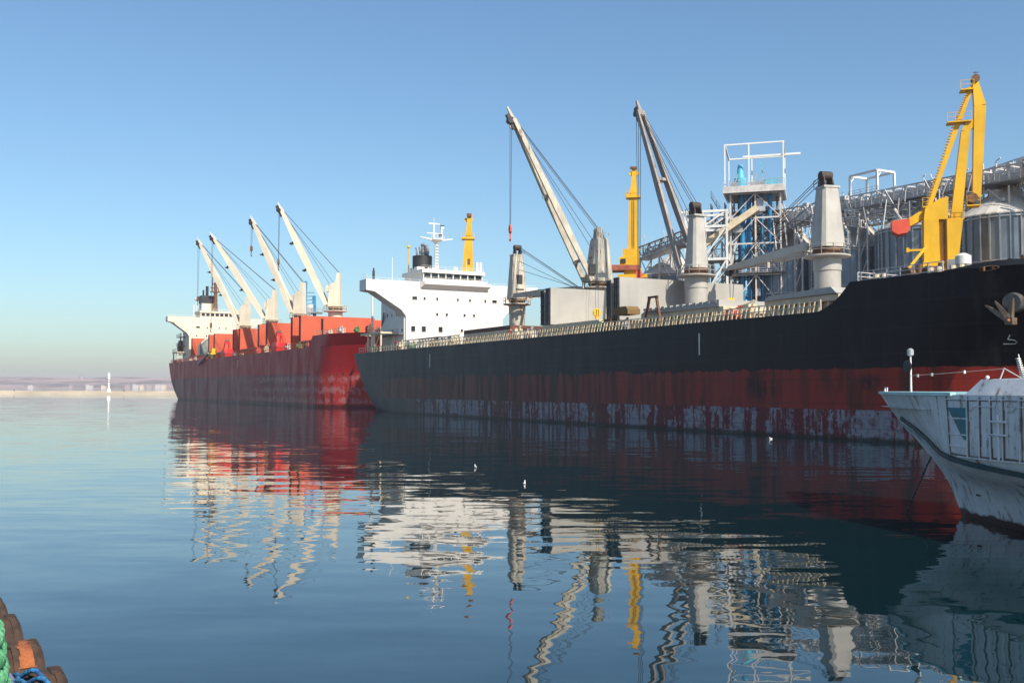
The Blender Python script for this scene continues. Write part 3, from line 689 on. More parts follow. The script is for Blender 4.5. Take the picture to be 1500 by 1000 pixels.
# stern gear: pole, davit gantry, winches
sg = MB(); sg.lathe([(.22, 10), (.2, 15.5), (.14, 20.0), (.1, 22)], (4.5, 1.5, 0), 10); sg.box((4.5, 1.5, 22.3), (.3, .3, .6)); sg.obj('signal_mast', 'white', bs)
gy = MB()
for u in (3.6, 6.6, 9.8):
    gy.beam((u, 1.1, 10), (u, 1.1, 13.1), .26); gy.beam((u, 3.5, 10), (u, 3.5, 13.1), .26)
gy.span(0.2, 10.2, 0.9, 1.3, 13.1, 13.45); gy.span(0.2, 10.2, 3.3, 3.7, 13.1, 13.45)
for u in (0.4, 3.6, 6.6, 9.9): gy.span(u - .15, u + .15, 1.3, 3.3, 13.12, 13.42)
gy.rail([(3.5, 1, 13.45), (10, 1, 13.45)], .8, 1.0, .03, 2); gy.beam((6.6, 1.1, 10.2), (8.8, 1.1, 12.6), .15)
gy.obj('boat_gantry', 'stay', bs)
for u, v in ((1.2, 3.4), (3.2, 5.2), (2.2, 2.4), (15.5, 2.2)):
    wi = MB(); wi.tube((u, v - .6, 10.8), (u, v + .6, 10.8), .55, n=14); wi.tube((u, v - .7, 10.8), (u, v - .6, 10.8), .8, n=14); wi.box((u, v, 10.3), (1.1, 1.3, .5)); wi.obj('mooring_winch', 'redblock', bs)
pc = MB(); pc.lathe([(.4, 10), (.4, 13.6)], (2.0, 4.2, 0), 12); pc.box((2.0, 4.2, 14.0), (1.2, 1.2, .9)); pc.beam((2.0, 4.2, 14.2), (5.2, 3.4, 17.2), .35, .4, .2, .22); pc.box((1.4, 3.6, 13.8), (.8, .6, .8)); pc.obj('provision_crane', 'truss_dark', bs)
# deck machinery and clutter between the hatches
def clutter(ship, z, spots, name='deck_machinery'):
    mats = ['stay', 'truss', 'green', 'rust', 'truss_dark', 'stay', 'redblock']
    for i, (u, v) in enumerate(spots):
        m = MB(); h = rnd.uniform(.6, 1.5)
        m.box((u, v, z + h / 2), (rnd.uniform(.7, 1.6), rnd.uniform(.6, 1.3), h)); m.tube((u + .7, v, z), (u + .7, v, z + h + .4), .12, n=7); m.tube((u - .5, v - .4, z + h * .6), (u + .9, v - .4, z + h * .6), .28, n=9)
        m.beam((u - .8, v, z), (u - .4, v, z + h + .2), .08); m.beam((u - .9, v + .1, z + h), (u + 1, v, z + h + .3), .07)
        m.obj(name, mats[i % len(mats)], ship)
clutter(bs, 10.0, [(17.5, 1.6), (20, 2.2), (22.5, 1.5), (31, 1.8), (33.5, 1.5), (37.5, 1.7), (55.5, 1.6), (57.5, 1.4), (60, 1.7), (76.5, 1.5), (78.5, 1.4), (80.5, 1.7), (97, 1.6), (98.5, 1.3), (99.8, 1.8)])
cd = MB()
for u in (84.6,): cd.prism([(u + .3, 1.0, 10), (u + .55, 1.0, 10), (u + 1.5, 1.0, 13.2), (u + 1.3, 1.0, 13.2)], (0, .25, 0)); cd.prism([(u + 3.2, 1.0, 10), (u + 3.4, 1.0, 10), (u + 2.6, 1.0, 13.2), (u + 2.4, 1.0, 13.2)], (0, .25, 0)); cd.beam((u + 1.2, 1.1, 13.1), (u + 2.8, 1.1, 13.1), .2); cd.beam((u + .9, 1.1, 11.6), (u + 2.9, 1.1, 11.6), .12)
cd.obj('davit_frame', 'rust', bs)
hd = MB(); hd.prism([(79.4, 1.2, 11.7), (79.4, 1.2, 12.3), (79.8, 1.2, 12.55), (81.6, 1.2, 12.55), (82, 1.2, 12.2), (82, 1.2, 11.7)], (0, 1.6, 0)); hd.obj('canvas_hood', 'olive', bs)
# pipe rack along the catwalk aft
rk = MB()
for i in range(13): rk.beam((22 + i * 1.2, 3.0, 10), (22 + i * 1.2, 3.0, 11.6), .1)
for z in (11.0, 11.3, 11.6): rk.tube((21.5, 3.0, z), (37, 3.0, z), .09, n=6)
rk.span(15, 30, 2.9, 3.6, 11.65, 11.75); rk.obj('pipe_rack', 'truss_dark', bs)
# forecastle windlass gear
for u, v in ((115.8, 4), (117.3, 4.5), (123, 6)):
    fg = MB(); fg.tube((u, v - .8, 12.6), (u, v + .8, 12.6), .5, n=12); fg.box((u, v, 12.2), (1.3, 1.2, .8)); fg.tube((u + .6, v, 11.9), (u + .6, v, 13.3), .2, n=8); fg.obj('windlass', 'rust', bs)
for u, v in ((114.6, 1.4), (119.3, 1.6), (121, 1.8), (122.2, 3)):
    fg = MB(); fg.tube((u, v, 11.8), (u, v, 12.6), .22, n=10); fg.tube((u + .7, v, 11.8), (u + .7, v, 12.6), .22, n=10); fg.box((u + .35, v, 11.95), (1.4, .6, .15)); fg.obj('bollard', 'stay', bs)
fg = MB(); fg.lathe([(.3, 11.8), (.3, 12.6), (.55, 12.9), (.55, 13.5), (.2, 13.7)], (120.2, 4, 0), 12); fg.obj('ventilator', 'white', bs)
# white draught strokes painted on the side
for (u, z0, z1) in ((32.9, 6.9, 8.9), (95.1, 7.0, 9.0)):
    v = 13 - bhb(u, 8) - .012; MB().span(u, u + .16, v, v + .02, z0, z1).obj('painted_mark', 'white', bs)
def on_hull(u, z, off=.02): return V((u, 13 - bhb(u, z) - off, z))
sy = MB()
for a, b in (((124.85, 6.92), (125.45, 6.92)), ((125.45, 6.92), (125.6, 7.04)), ((125.6, 7.04), (125.5, 7.16)), ((125.5, 7.16), (125.15, 7.22)), ((125.15, 7.22), (125.35, 7.5))):
    sy.beam(on_hull(*a), on_hull(*b), .03, .07)
sy.obj('bulbous_bow_mark', 'white', bs)
# anchor housed in its hawse pipe
an_u, an_z = 126.1, 9.6; C0 = on_hull(an_u, an_z, -.15); outd = V((0.12, -1, -.12)).normalized()
ap = MB(); ap.tube(C0 - outd * .3, C0 + outd * .55, .72, .62, n=24); anch = ap.obj('hawse_pipe', paint('worn_hawse_steel', (.16, .155, .15), .4, .4, metal=.5, rust=.2, sc=3), bs)
am = MB(); a0 = C0 + outd * .6; sidev = V((1, 0, 0))
crown = a0 + V((-.05, 0, -1.15))
am.beam(a0 + V((.1, 0, .3)), crown, .26, .26)
for q, tipv in ((-1, V((-1.5, -.12, .95))), (1, V((-.75, -.3, 1.15)))):
    am.beam(crown + V((0, .05 * q, 0)), crown + tipv * .55, .34, .4, .42, .3); am.beam(crown + tipv * .55, crown + tipv * 1.15, .42, .3, .1, .1)
am.box(crown + V((0, 0, -.05)), (.55, .5, .45)); am.obj('anchor', paint('weathered_anchor_steel', (.20, .15, .11), .4, .45, metal=.4, rust=.3, sc=3), bs)
MB().ball(crown + V((.02, -.28, -.02)), .12, 10).obj('anchor_shackle', paint('orange_shackle_tone', (.45, .16, .03), .4, .8, sc=6), bs)  # small orange ball at the anchor crown

lb = thing('lifeboat', 'orange enclosed lifeboat hanging in the frame at the black ship stern', 'lifeboat', FB.at(1.9, 2.2, 11.4), FB.rz)
def boat_rings(L, W, H, n=11):
    rows = []
    for i in range(n):
        t = i / (n - 1) * 2 - 1; w = W * max(.04, 1 - abs(t) ** 2.6); rows.append([(t * L, w * math.cos(a), (H * (1 - .25 * t * t)) * math.sin(a)) for a in [k * math.pi / 6 for k in range(13)]])
    return rows
MB().grid(boat_rings(1.9, .75, .75)).obj('hull', 'orange', lb)
MB().prism([(-.9, -.45, .5), (.9, -.45, .5), (.6, -.4, 1.0), (-.6, -.4, 1.0)], (0, .9, 0)).obj('canopy', 'orange', lb)
MB().box((.3, -.46, .76), (.3, .05, .2)).box((-.3, -.46, .76), (.3, .05, .2)).obj('window', 'glass', lb)

# ------------------------------------------------------------------ RED CARGO SHIP
rs = thing('cargo_ship', 'crimson cargo ship with cream bridge, four cream cranes and orange hatch covers', 'cargo ship', FR.o, FR.rz)
zs = [-1.5, -0.5, 0, 1, 2, 3, 4.5, 6, 7, 8.5, 10, 11.2, 12.5]
hr = hull_mesh(rhb, rus, rub, zs, 13, 60)
P, S = [], []
for z in (12.5, 13, 13.6, 14.2, 14.8):
    t = (z - 12.5) / 2.3; a = 157.5 + 3.2 * t ** .7; b = rub(z); n = 26
    P.append([(a + (b - a) * (i / (n - 1)), 13 - rhb(a + (b - a) * (i / (n - 1)), z), z) for i in range(n)]); S.append([(p[0], 26 - p[1], p[2]) for p in P[-1]])
hr.grid(P); hr.grid(S, True); hr.grid([P[-1], S[-1]]); hr.grid([[p[0], s[0]] for p, s in zip(P, S)], True)
hr.obj('hull', 'hull_red', rs, sharp=40)
MB().span(4, 157.6, .9, 25.1, 12.4, 12.53).obj('main_deck', 'deck', rs)
rr = MB().rail([(0.5, .7, 12.5), (30, .25, 12.5), (70, .25, 12.5), (110, .25, 12.5), (157, .25, 12.5)], 1.05, 1.7, .06, 2); rr.obj('railing', 'hatch_orange', rs)
MB().rail([(161, .6, 14.8), (175, 2.0, 14.8)], 1.0, 1.4, .05, 2).obj('forecastle_railing', 'stay', rs)
for a, b in ((22, 45), (60, 77), (91, 104), (117, 133), (143, 156)):
    m = MB(); m.span(a, b, 3.0, 23, 12.5, 14.4); m.span(a - .3, b + .3, 2.6, 23.4, 14.1, 14.4)
    k = int((b - a) / 2)
    for i in range(k): m.prism([(a + 1 + i * 2, 2.65, 14.1), (a + 1 + i * 2, 3, 14.1), (a + 1 + i * 2, 3, 12.5), (a + 1 + i * 2, 2.3, 12.5)], (.2, 0, 0))
    m.obj('hatch_coaming', 'hatch_orange', rs)
for u in (19.5, 45.2, 52.7, 76.7, 83.7, 103.8, 111.6, 133.3, 139.7): hatch_panel(rs, u, 4, 22, 14.5, 20.5, 'hatch_orange', 1.5)
hatch_panel(rs, 155.7, 4, 22, 14.6, 18.9, 'hatch_orange', 1.5)
# grey-green panel with pale edge beside the bridge
gp = MB(); gp.prism([(25, 5.0, 14.4), (25, 14, 14.4), (25, 14, 20.6), (25, 7.8, 20.6), (25, 5.0, 18.0)], (-.6, 0, 0)); g0 = gp.obj('grey_green_panel', paint('grey_green_tone', (.22, .24, .22), .2, .6), rs)
ge = MB(); ge.beam((25.1, 5.0, 14.4), (25.1, 5.0, 18.0), .5); ge.beam((25.1, 5.0, 18.0), (25.1, 7.8, 20.6), .5); ge.obj('edge_trim', 'cream', g0)
for (u, tip, ztop, hk) in ((53.8, (42.6, .3, 51.2), 32.2, 37.0), (83.3, (72.6, -2.2, 48.5), 31.6, 27.0), (109.8, (99.2, 2.5, 49.6), 31.3, 40.0), (137.4, (130.2, 1.0, 48.0), 31.0, 33.0)):
    deck_crane(rs, u, 13, 12.5, 21.9, ztop, 1.6, tip, 'cream', hk if u > 100 else hk - 6, 'cream', hookmat='rust', cab=False, rope_n=2)
UR = 14.0
ra_ = MB(); ra_.span(3.5, UR, 4.0, 22, 12.5, 26.2)
ra_.prism([(UR + .02, v, z) for v, z in [(-3.1, 28.0), (-3.1, 26.4), (-1.6, 26.1), (3.2, 22.6), (3.998, 21.4), (3.998, 28.0)]], (-3.5, 0, 0))
ra_.prism([(UR + .02, v, z) for v, z in [(22.002, 28.0), (22.002, 21.4), (22.8, 22.6), (27.6, 26.1), (29.1, 26.4), (29.1, 28.0)]], (-3.5, 0, 0))
ra_.span(4, UR + .01, 4.0, 22, 26.21, 28.0)
rac = ra_.obj('accommodation_block', 'cream', rs)
rw = MB(); rw.span(5, UR - .6, 7.8, 20.6, 28.01, 28.4); rw.span(5, UR - .7, 7.9, 20.5, 28.4, 29.6); rw.span(4.8, UR - .3, 7.5, 20.9, 29.6, 30.3)
for i in range(9): rw.box((UR - .62, 7.95 + 12.5 * i / 8, 29.0), (.2, .35, 1.2))
rwh = rw.obj('wheelhouse', 'cream', rs)
for i in range(8): a = 7.95 + 12.5 * i / 8 + .2; MB().span(UR - .69, UR - .63, a, a + 1.15, 28.5, 29.5).obj('window', 'glass', rwh)
for v, z, w, h in [(6.9, 24.6, 1.2, .6)] + [(v, 24.4, .4, .5) for v in (10, 14, 16.3)] + [(v, 21.6, .4, .5) for v in (6.5, 9.8)] + [(v, 18.6, .4, .5) for v in (6.5, 9.8, 13.9)]:
    MB().box((UR + .03, v, z), (.08, w, h)).obj('window', 'glass', rac)
for z in (15.5, 18.5, 21.5): MB().span(0.5, 8, 2.3, 3.98, z - .12, z).rail([(0.5, 2.4, z), (8, 2.4, z)], 1, 1.6, .05, 2).obj('side_walkway', 'truss_dark', rac)
MB().rail([(UR - .4, -3, 28.0), (UR - .4, 7.6, 28.0)], .5, 2, .04, 1).rail([(6, 8, 30.3), (UR - .5, 8, 30.3), (UR - .5, 20.5, 30.3)], .9, 1.8, .04, 2).obj('bridge_railing', 'cream', rs)
rfu = MB(); rfu.span(4.5, 8.5, 9.2, 13, 28, 33.4); f_ = rfu.obj('funnel', 'cream', rs)
ft_ = MB(); ft_.span(4.3, 8.7, 9.0, 13.2, 33.4, 36.0); ft_.tube((6, 11.5, 36), (6, 11.5, 39.5), .5, n=10); ft_.tube((7, 10, 36), (7, 10, 38), .3, n=10); ft_.obj('funnel_top', 'dark', f_)
rm = MB(); rm.lathe([(.9, 30.3), (.7, 33), (.5, 40.5)], (10.5, 13.4, 0), 10); rm.box((10.5, 13.4, 37.2), (1.8, 3.4, .3)); rm.box((10.5, 13.4, 40), (1.2, 2.2, .25)); rm.box((10.5, 13.0, 38.6), (.5, 2.6, .3))
for v in (12.4, 14.4): rm.beam((10.5, v, 37.2), (10.5, v, 42.6), .25)
rmo = rm.obj('radar_mast', 'rust', rs)
MB().ball((10, 5.2 + 2, 34.5), .7, 10).beam((10, 7.2, 30.3), (10, 7.2, 34), .2).beam((10, 6.2, 28), (10, 6.2, 32.5), .3).obj('radome', 'lh', rs)
# stern platform and winch
sp = MB(); sp.span(-.6, 8, 1.2, 9, 16.0, 16.3)
for u, v in ((0, 1.6), (7.5, 1.6), (0, 8.5)): sp.beam((u, v, 12.5), (u, v, 16), .4)
sp.rail([(-.5, 1.3, 16.3), (7.8, 1.3, 16.3)], 1, 1.5, .05, 2); sp.obj('boat_platform', 'stay', rs)
pcr = MB(); pcr.lathe([(1.2, 16.3), (1.2, 18), (.7, 20.4)], (2.2, 3.5, 0), 12); pcr.beam((2.2, 3.5, 20), (3.6, 3.3, 23), .5, .5, .3, .3); pcr.obj('provision_crane', 'rust', rs)
clutter(rs, 12.5, [(30, 1.5), (36, 1.7), (58, 1.6), (73, 1.5), (88, 1.5), (95, 1.7), (112, 1.6), (120, 1.4), (138, 1.5), (146, 1.6), (152, 1.6), (2, 2), (4, 3)])
clutter(rs, 14.8, [(163, 3), (167, 4), (171, 6), (175, 7)])
lad = MB(); lad.beam((51, -.5, 10.9), (65, -.5, 14.0), .5, .35); 
for q in (-.75, -.25): lad.rail([(51, q, 11.0), (65, q, 14.1)], .9, 1.2, .03, 2)
lad.obj('gangway_ladder', 'truss_dark', rs); MB().box((65.5, .4, 13.9), (3.2, 1.6, .5)).box((66, .6, 14.8), (1.2, 1, 1.2)).obj('ladder_winch', 'yellow_hook', rs)
gv = 13 - rhb(88, 10) - .02; MB().span(97.8, 98.05, gv, gv + .03, 9.3, 11.2).obj('painted_mark', 'white', rs)
def grab(u, v, label):
    t = thing('cargo_grab', label, 'cargo grab', FR.at(u, v, 12.53), FR.rz, 'red cargo grabs')
    m = MB()
    m.prism([(-2.1, -1.2, 0.0), (-2.4, -1.2, 1.0), (-1.4, -1.2, 2.1), (1.4, -1.2, 2.1), (2.4, -1.2, 1.0), (2.1, -1.2, 0)], (0, 2.4, 0)); m.obj('bucket', 'red_grab', t)
    a = MB()
    for q in (-1, 1):
        for w in (-1, 1): a.beam((q * 1.9, w * .8, 1.4), (q * .4, w * .5, 3.9), .22)
    a.box((0, 0, 4.0), (1.3, 1.3, .6)); a.obj('arm', 'red_grab', t)
    MB().tube((0, -.5, 4.5), (0, .5, 4.5), .35, n=10).obj('pulley', 'dark', t)
grab(79, 1.6, 'bright red cargo grab on the crimson ship deck, nearer its cream bridge')
grab(130.3, 1.6, 'bright red cargo grab on the crimson ship deck, nearer its bow')

# ------------------------------------------------------------------ GRAIN SILOS on the quay
M['silo'] = paint('silo_sheet', (0.19, 0.225, 0.26), 0.28, 0.36, metal=0.5, sc=0.5, streak=0.18)
M['silo_rib'] = paint('silo_stiffener_sheet', (0.29, 0.31, 0.33), 0.2, 0.45, metal=0.4)
M['silo_roof'] = paint('silo_roof_sheet', (0.60, 0.575, 0.53), 0.12, 0.5, metal=0.15, sc=0.6, streak=0.12)
def silo(u, v, r, ze, za, label):
    t = thing('grain_silo', label, 'silo', FB.at(u, v, 2.2), FB.rz, 'grain silos along the quay'); e, a = ze - 2.2, za - 2.2
    nr = 120; mw = MB().lathe([(r, 0)] + [(r * (1 + .0015 * (k % 2)), e * (k + 1) / 14) for k in range(14)], n=nr, rfun=lambda k: 1.0); rbm = MB()
    for k in range(34):
        b = 2 * math.pi * k / 34; rbm.box(((r + .09) * math.cos(b), (r + .09) * math.sin(b), e / 2), (.20, .15, e - .1), b)
    wall = mw.obj('wall', 'silo', t, sharp=15); rbm.obj('stiffener', 'silo_rib', wall)
    MB().lathe([(r * 1.03, e - .1), (r * 1.03, e + .05), (r * .14, a - .4), (r * .14, a), (r * .05, a + .25)], n=nr // 2, rfun=lambda k: 1.0 if k % 2 else .985).obj('roof', 'silo_roof', t, sharp=10)
    rg = MB()
    for z in (e * .25, e * .5, e * .75, e - .4): rg.lathe([(r * 1.016, z - .07), (r * 1.03, z - .07), (r * 1.03, z + .07), (r * 1.016, z + .07)], n=60)
    rg.obj('wind_ring', 'galv', t)
    st = MB(); p0, p1 = V((r * .9, -r * .5, e + .3)), V((r * .16, -r * .06, a))
    st.beam(p0, p1, .6, .08); st.rail([p0 + V((0, .3, 0)), p1 + V((0, .3, 0))], .9, .9, .03, 2); st.rail([p0 - V((0, .3, 0)), p1 - V((0, .3, 0))], .9, .9, .03, 2)
    st.obj('roof_stair', 'galv', t)
    for k in range(5): b = k * 1.2 + .4; MB().box((r * .7 * math.cos(b), r * .7 * math.sin(b), e + (a - e) * .33 + .25), (.5, .5, .4)).obj('roof_vent', 'galv', t)
    ld = MB(); b = -1.9
    for q in (-.25, .25): ld.beam((r * 1.05 * math.cos(b) + q, r * 1.05 * math.sin(b), .2), (r * 1.05 * math.cos(b) + q, r * 1.05 * math.sin(b), e + .8), .06)
    for k in range(int(e / .5)): ld.beam((r * 1.05 * math.cos(b) - .25, r * 1.05 * math.sin(b), .4 + k * .5), (r * 1.05 * math.cos(b) + .25, r * 1.05 * math.sin(b), .4 + k * .5), .04)
    ld.obj('ladder', 'galv', t)
SV = 47.0
silo(30.0, SV, 5.7, 23.2, 27.3, 'grain silo with pale cone roof behind the third grey crane, farthest left of the row')
silo(58.6, SV, 5.7, 22.6, 28.0, 'shaded grain silo seen between the steel elevator tower and the fourth grey crane')
silo(70.2, SV, 5.7, 22.6, 28.0, 'dark shaded grain silo just right of the fourth grey crane')
silo(81.8, SV, 5.75, 23.9, 28.1, 'ribbed grain silo directly behind the yellow crane with the red counterweight')
silo(93.6, SV, 5.75, 23.6, 27.9, 'sunlit ribbed grain silo at the right edge, right of the large yellow crane')

# overhead conveyor gallery along the silo tops
def truss(mb, a, b, h, w, n, rb=.12, rail=True):
    a, b = V(a), V(b); d = (b - a); side = V((-d.y, d.x, 0)).normalized() * w / 2; up = V((0, 0, h))
    for sgn in (-1, 1):
        o = side * sgn; mb.beam(a + o, b + o, rb * 1.5); mb.beam(a + o + up, b + o + up, rb * 1.4)
        for i in range(n + 1):
            p = a.lerp(b, i / n) + o; mb.beam(p, p + up, rb)
            if i < n:
                q = a.lerp(b, (i + 1) / n) + o
                if i % 2: mb.beam(p, q + up, rb * .8)
                else: mb.beam(p + up, q, rb * .8)
    for i in range(n + 1):
        p = a.lerp(b, i / n); mb.beam(p - side, p + side, rb); mb.beam(p - side + up, p + side + up, rb)
    if rail:
        for sgn in (-1, 1): mb.rail([a + side * sgn * 1.5, b + side * sgn * 1.5], 1.0, 1.3, .03, 3)
gal = thing('conveyor_gallery', 'long pale steel conveyor gallery running over the silo roofs', 'conveyor', FB.o, FB.rz)
m = MB(); truss(m, (53, SV - 2, 28.2), (103, SV - 2, 27.33), 1.7, 2.2, 28, .13); m.obj('truss', 'truss', gal)
m = MB(); truss(m, (53, SV + 2.5, 28.7), (103, SV + 2.5, 27.83), 1.5, 2.0, 26, .11); m.obj('rear_truss', 'galv', gal)
m = MB(); m.beam((53, SV - 2, 28.1), (103, SV - 2, 27.23), 3.2, .12); m.beam((53, SV + 2.5, 28.6), (103, SV + 2.5, 27.73), 3, .12); m.obj('walkway', 'truss_dark', gal)
m = MB(); m.beam((53, SV - 2, 28.8), (103, SV - 2, 27.93), 1.1, .7); m.beam((54, SV + 2.5, 29.3), (103, SV + 2.5, 28.43), 1.1, .8); m.obj('conveyor_casing', 'galv', gal)
m = MB()
for u in (58.6, 70.2, 81.8, 93.6):
    m.box((u, SV - 2, 26.2), (1.2, 1.2, 1.2)); m.tube((u, SV - 2, 26.6), (u, SV - .2, 25.9), .35, n=10)
    for du in (-2.6, 2.6): m.beam((u + du, SV - 3.5, 24.2), (u + du, SV - 3.5, 26.8), .16); m.beam((u + du, SV - 3.5, 24.4), (u, SV - 3.5, 26.8), .1)
for u in (64.4, 76.0, 87.8, 99.6): 
    for q in (-.7, .7): m.beam((u + q, SV - 4.4, 2.2), (u + q, SV - 4.4, 26.8), .22)
    for k in range(8): m.beam((u - .7, SV - 4.4, 4 + k * 2.8), (u + .7, SV - 4.4, 6.8 + k * 2.8), .1)
m.obj('support', 'truss', gal)
for k in range(70):
    m = MB(); u = rnd.uniform(54, 102); v = SV + rnd.uniform(-4.2, 3.5); z = 29.5 - .0175 * (u - 53) + rnd.random() * .4
    if k % 3 == 0: m.box((u, v, z), (rnd.uniform(.5, 1.5), .8, rnd.uniform(.4, 1.1))); m.obj('conveyor_drive', ('truss', 'galv', 'truss_dark')[k // 3 % 3], gal)
    elif k % 3 == 1: m.path([(u, v, z - 2.5), (u, v, z + rnd.uniform(.2, 1.3)), (u + rnd.uniform(-.6, .6), v, z + 1.3)], .09, 6); m.obj('vent_pipe', 'truss', gal)
    else: m.beam((u, SV - 4, z - rnd.uniform(2, 4)), (u + rnd.uniform(-3, 3), SV - 4, z + rnd.uniform(-.6, .6)), .13); m.obj('brace', 'truss', gal)
for (a_, b_, nn) in (((56, SV - 5.2, 24.6), (66, SV - 3.4, 27.6), 9), ((66, SV - 5.4, 27.2), (77, SV - 5.4, 24.6), 10), ((74, SV - 5.0, 26.4), (84, SV - 3.0, 24.9), 9), ((62, SV + 1, 26.2), (96, SV + 1, 25.6), 26), ((67, SV + 5, 29.2), (82, SV + 5, 30.2), 12)):
    m = MB(); truss(m, a_, b_, .9, 1.0, nn, .10); m.obj('link_bridge', rnd.choice(('truss', 'galv')), gal)
for k in range(16):
    u = 57 + k * 2.1; m = MB(); zz = rnd.uniform(25.2, 26.8); m.beam((u, SV - 5.6, zz - rnd.uniform(1.2, 3.4)), (u + rnd.uniform(-1.6, 1.6), SV - 5.6, zz + rnd.uniform(.3, 1.6)), .11)
    if k % 4 == 0: m.path([(u, SV - 5.7, zz), (u + .9, SV - 5.7, zz - 1.3), (u + .9, SV - 5.7, zz - 3.4)], .2, 8)
    m.obj('spout', ('truss', 'galv', 'lh')[k % 3], gal)
m = MB(); truss(m, (53, SV - 4.6, 26.6), (92, SV - 4.6, 25.9), .8, 1.2, 30, .08, False); m.obj('lower_walkway', 'truss_dark', gal)
pf = thing('service_frame', 'white open portal frame standing on the gallery right of the fourth grey crane', 'steel frame', FB.at(74.5, SV - 1, 29.2), FB.rz)
m = MB()
for du in (-2.3, 2.3):
    for dv in (-1.6, 1.6): m.beam((du, dv, 0), (du, dv, 3.2), .24)
for dv in (-1.6, 1.6): m.beam((-2.3, dv, 3.2), (2.3, dv, 3.2), .26)
for du in (-2.3, 2.3): m.beam((du, -1.6, 3.2), (du, 1.6, 3.2), .26); m.beam((du, -1.6, 2.2), (du, -.8, 3.2), .12)
m.obj('portal', 'lh', pf); MB().rail([(-2.4, -1.8, 0), (2.6, -1.8, 0)], 1.1, .9, .03, 3).obj('railing', 'truss', pf)
g2 = thing('conveyor_gallery', 'upper steel conveyor gallery with railings rising behind the large yellow crane', 'conveyor', FB.o, FB.rz)
m = MB(); truss(m, (80.5, SV + 5, 28.3), (103, SV + 5, 30.77), 1.8, 2.2, 13, .13); m.obj('truss', 'truss', g2)
m = MB(); m.beam((80.5, SV + 5, 28.3), (103, SV + 5, 30.77), 2.4, .12); m.beam((80.5, SV + 5, 29.1), (103, SV + 5, 31.57), 1.0, .7); m.obj('walkway', 'galv', g2)
m = MB()
for k in range(5):
    u = 83 + k * 4.5; z = 28.3 + (u - 80.5) * .1099
    for q in (-1, 1): m.beam((u, SV + 5 + q, 2.2), (u, SV + 5 + q, z), .16)
    m.beam((u, SV + 4, 27), (u + 3, SV + 4, z), .12); m.box((u + 1, SV + 3.6, z + 1.2), (1.0, .7, .9)); m.path([(u + 2, SV + 3.7, z), (u + 2, SV + 3.7, z + 2.6), (u + 2.6, SV + 3.7, z + 2.9)], .1, 6)
m.obj('support', 'truss', g2)
# diagonal gallery from the tower down to the ship loader, left of the third crane
g3 = thing('conveyor_gallery', 'low steel conveyor gallery left of the third grey crane, behind its jib', 'conveyor', FB.o, FB.rz)
m = MB(); truss(m, (26.5, 43, 26.2), (51, 43, 28.6), 2.0, 2.2, 14, .14); m.obj('truss', 'truss_dark', g3)
m = MB(); m.beam((26.5, 43, 26.2), (51, 43, 28.6), 2.6, .2); m.beam((27.5, 43, 26.9), (51, 43, 29.2), 1.2, .7); m.obj('walkway', 'galv', g3)
m = MB()
for u in (27.5, 33, 38.5, 44, 49):
    for q in (-1.2, 1.2): m.beam((u, 43 + q, 2.2), (u, 43 + q, 26.4), .24)
    for k in range(6): m.beam((u, 41.8, 4 + k * 3.7), (u, 44.2, 7.7 + k * 3.7), .12)
    m.beam((u, 41.8, 26.4), (u + 2.8, 41.8, 22.5), .12); m.path([(u + 1.5, 41.8, 26), (u + 1.5, 41.8, 29.4), (u + 1.2, 41.8, 30.2)], .06, 5)
m.obj('support', 'truss', g3)

# steel elevator tower
TU, TV = 56.6, 42.0
tw = thing('elevator_tower', 'tall pale steel grain elevator tower with blue pipes and open roof frame', 'tower', FB.at(TU, TV, 2.2), R(-17))
m = MB(); W = 3.5; Hh = 29.8
for x in (-W, 0, W):
    for y in (-W, W): m.beam((x, y, 0), (x, y, Hh), .22)
for z in [4.5 * k for k in range(1, 6)] + [26.2, Hh]:
    for y in (-W, W): m.beam((-W, y, z), (W, y, z), .22)
    for x in (-W, W): m.beam((x, -W, z), (x, W, z), .22)
zl = [0, 4.5, 9, 13.5, 18, 22.5, 26.2, Hh]
for a, b in zip(zl[:-1], zl[1:]):
    for y in (-W, W):
        m.beam((-W, y, a), (0, y, b), .13); m.beam((W, y, a), (0, y, b), .13)
    for x in (-W, W): m.beam((x, -W, a), (x, W, b), .14); m.beam((x, W, a), (x, -W, b), .12)
m.obj('frame', 'truss', tw)
for z in (18.2, Hh): MB().span(-W - .8, W + .5, -W - .8, W + .5, z, z + .12).obj('floor_plate', 'truss_dark', tw)
m = MB()
for z in (18.2,): m.rail([(-W - .7, W, z), (-W - .7, -W - .7, z), (W + .4, -W - .7, z), (W + .4, W, z)], 1.0, 1.1, .035, 3)
m.obj('railing', 'truss', tw)
m = MB(); m.span(-W - 1.0, W + .7, -W - 1.0, -W - .85, Hh, Hh + .95); m.span(-W - 1.0, -W - .85, -W - .85, W, Hh, Hh + .95); m.span(W + .55, W + .7, -W - .85, W, Hh, Hh + .95); m.obj('parapet', 'truss', tw)
m = MB()
for x, y, r_ in ((-1.9, -2.6, .34), (-1.0, -2.4, .34), (2.0, -2.4, .34), (.9, -2.6, .18)): MB().tube((x, y, 14), (x, y, Hh - .1), r_, n=12).obj('elevator_leg', 'blue', tw)
m = MB(); m.tube((-2.2, -1.5, Hh), (-2.2, -1.5, Hh + 2.6), .7, .9, n=12); m.tube((-2.2, -1.5, Hh + 2.6), (-2.2, -1.5, Hh + 4.6), .55, .35, n=12); m.obj('elevator_head', 'cyan', tw); m = MB(); m.box((2.2, -1, Hh + 1.5), (1.8, 1.2, 1.8)); m.beam((1.2, -1, Hh + 2), (.6, -1, Hh + 5), .15); m.obj('elevator_head', 'cyan', tw)
m = MB(); m.rail([(-W - .9, -W - .9, Hh + .95), (W + .6, -W - .9, Hh + .95)], .8, .8, .04, 2)
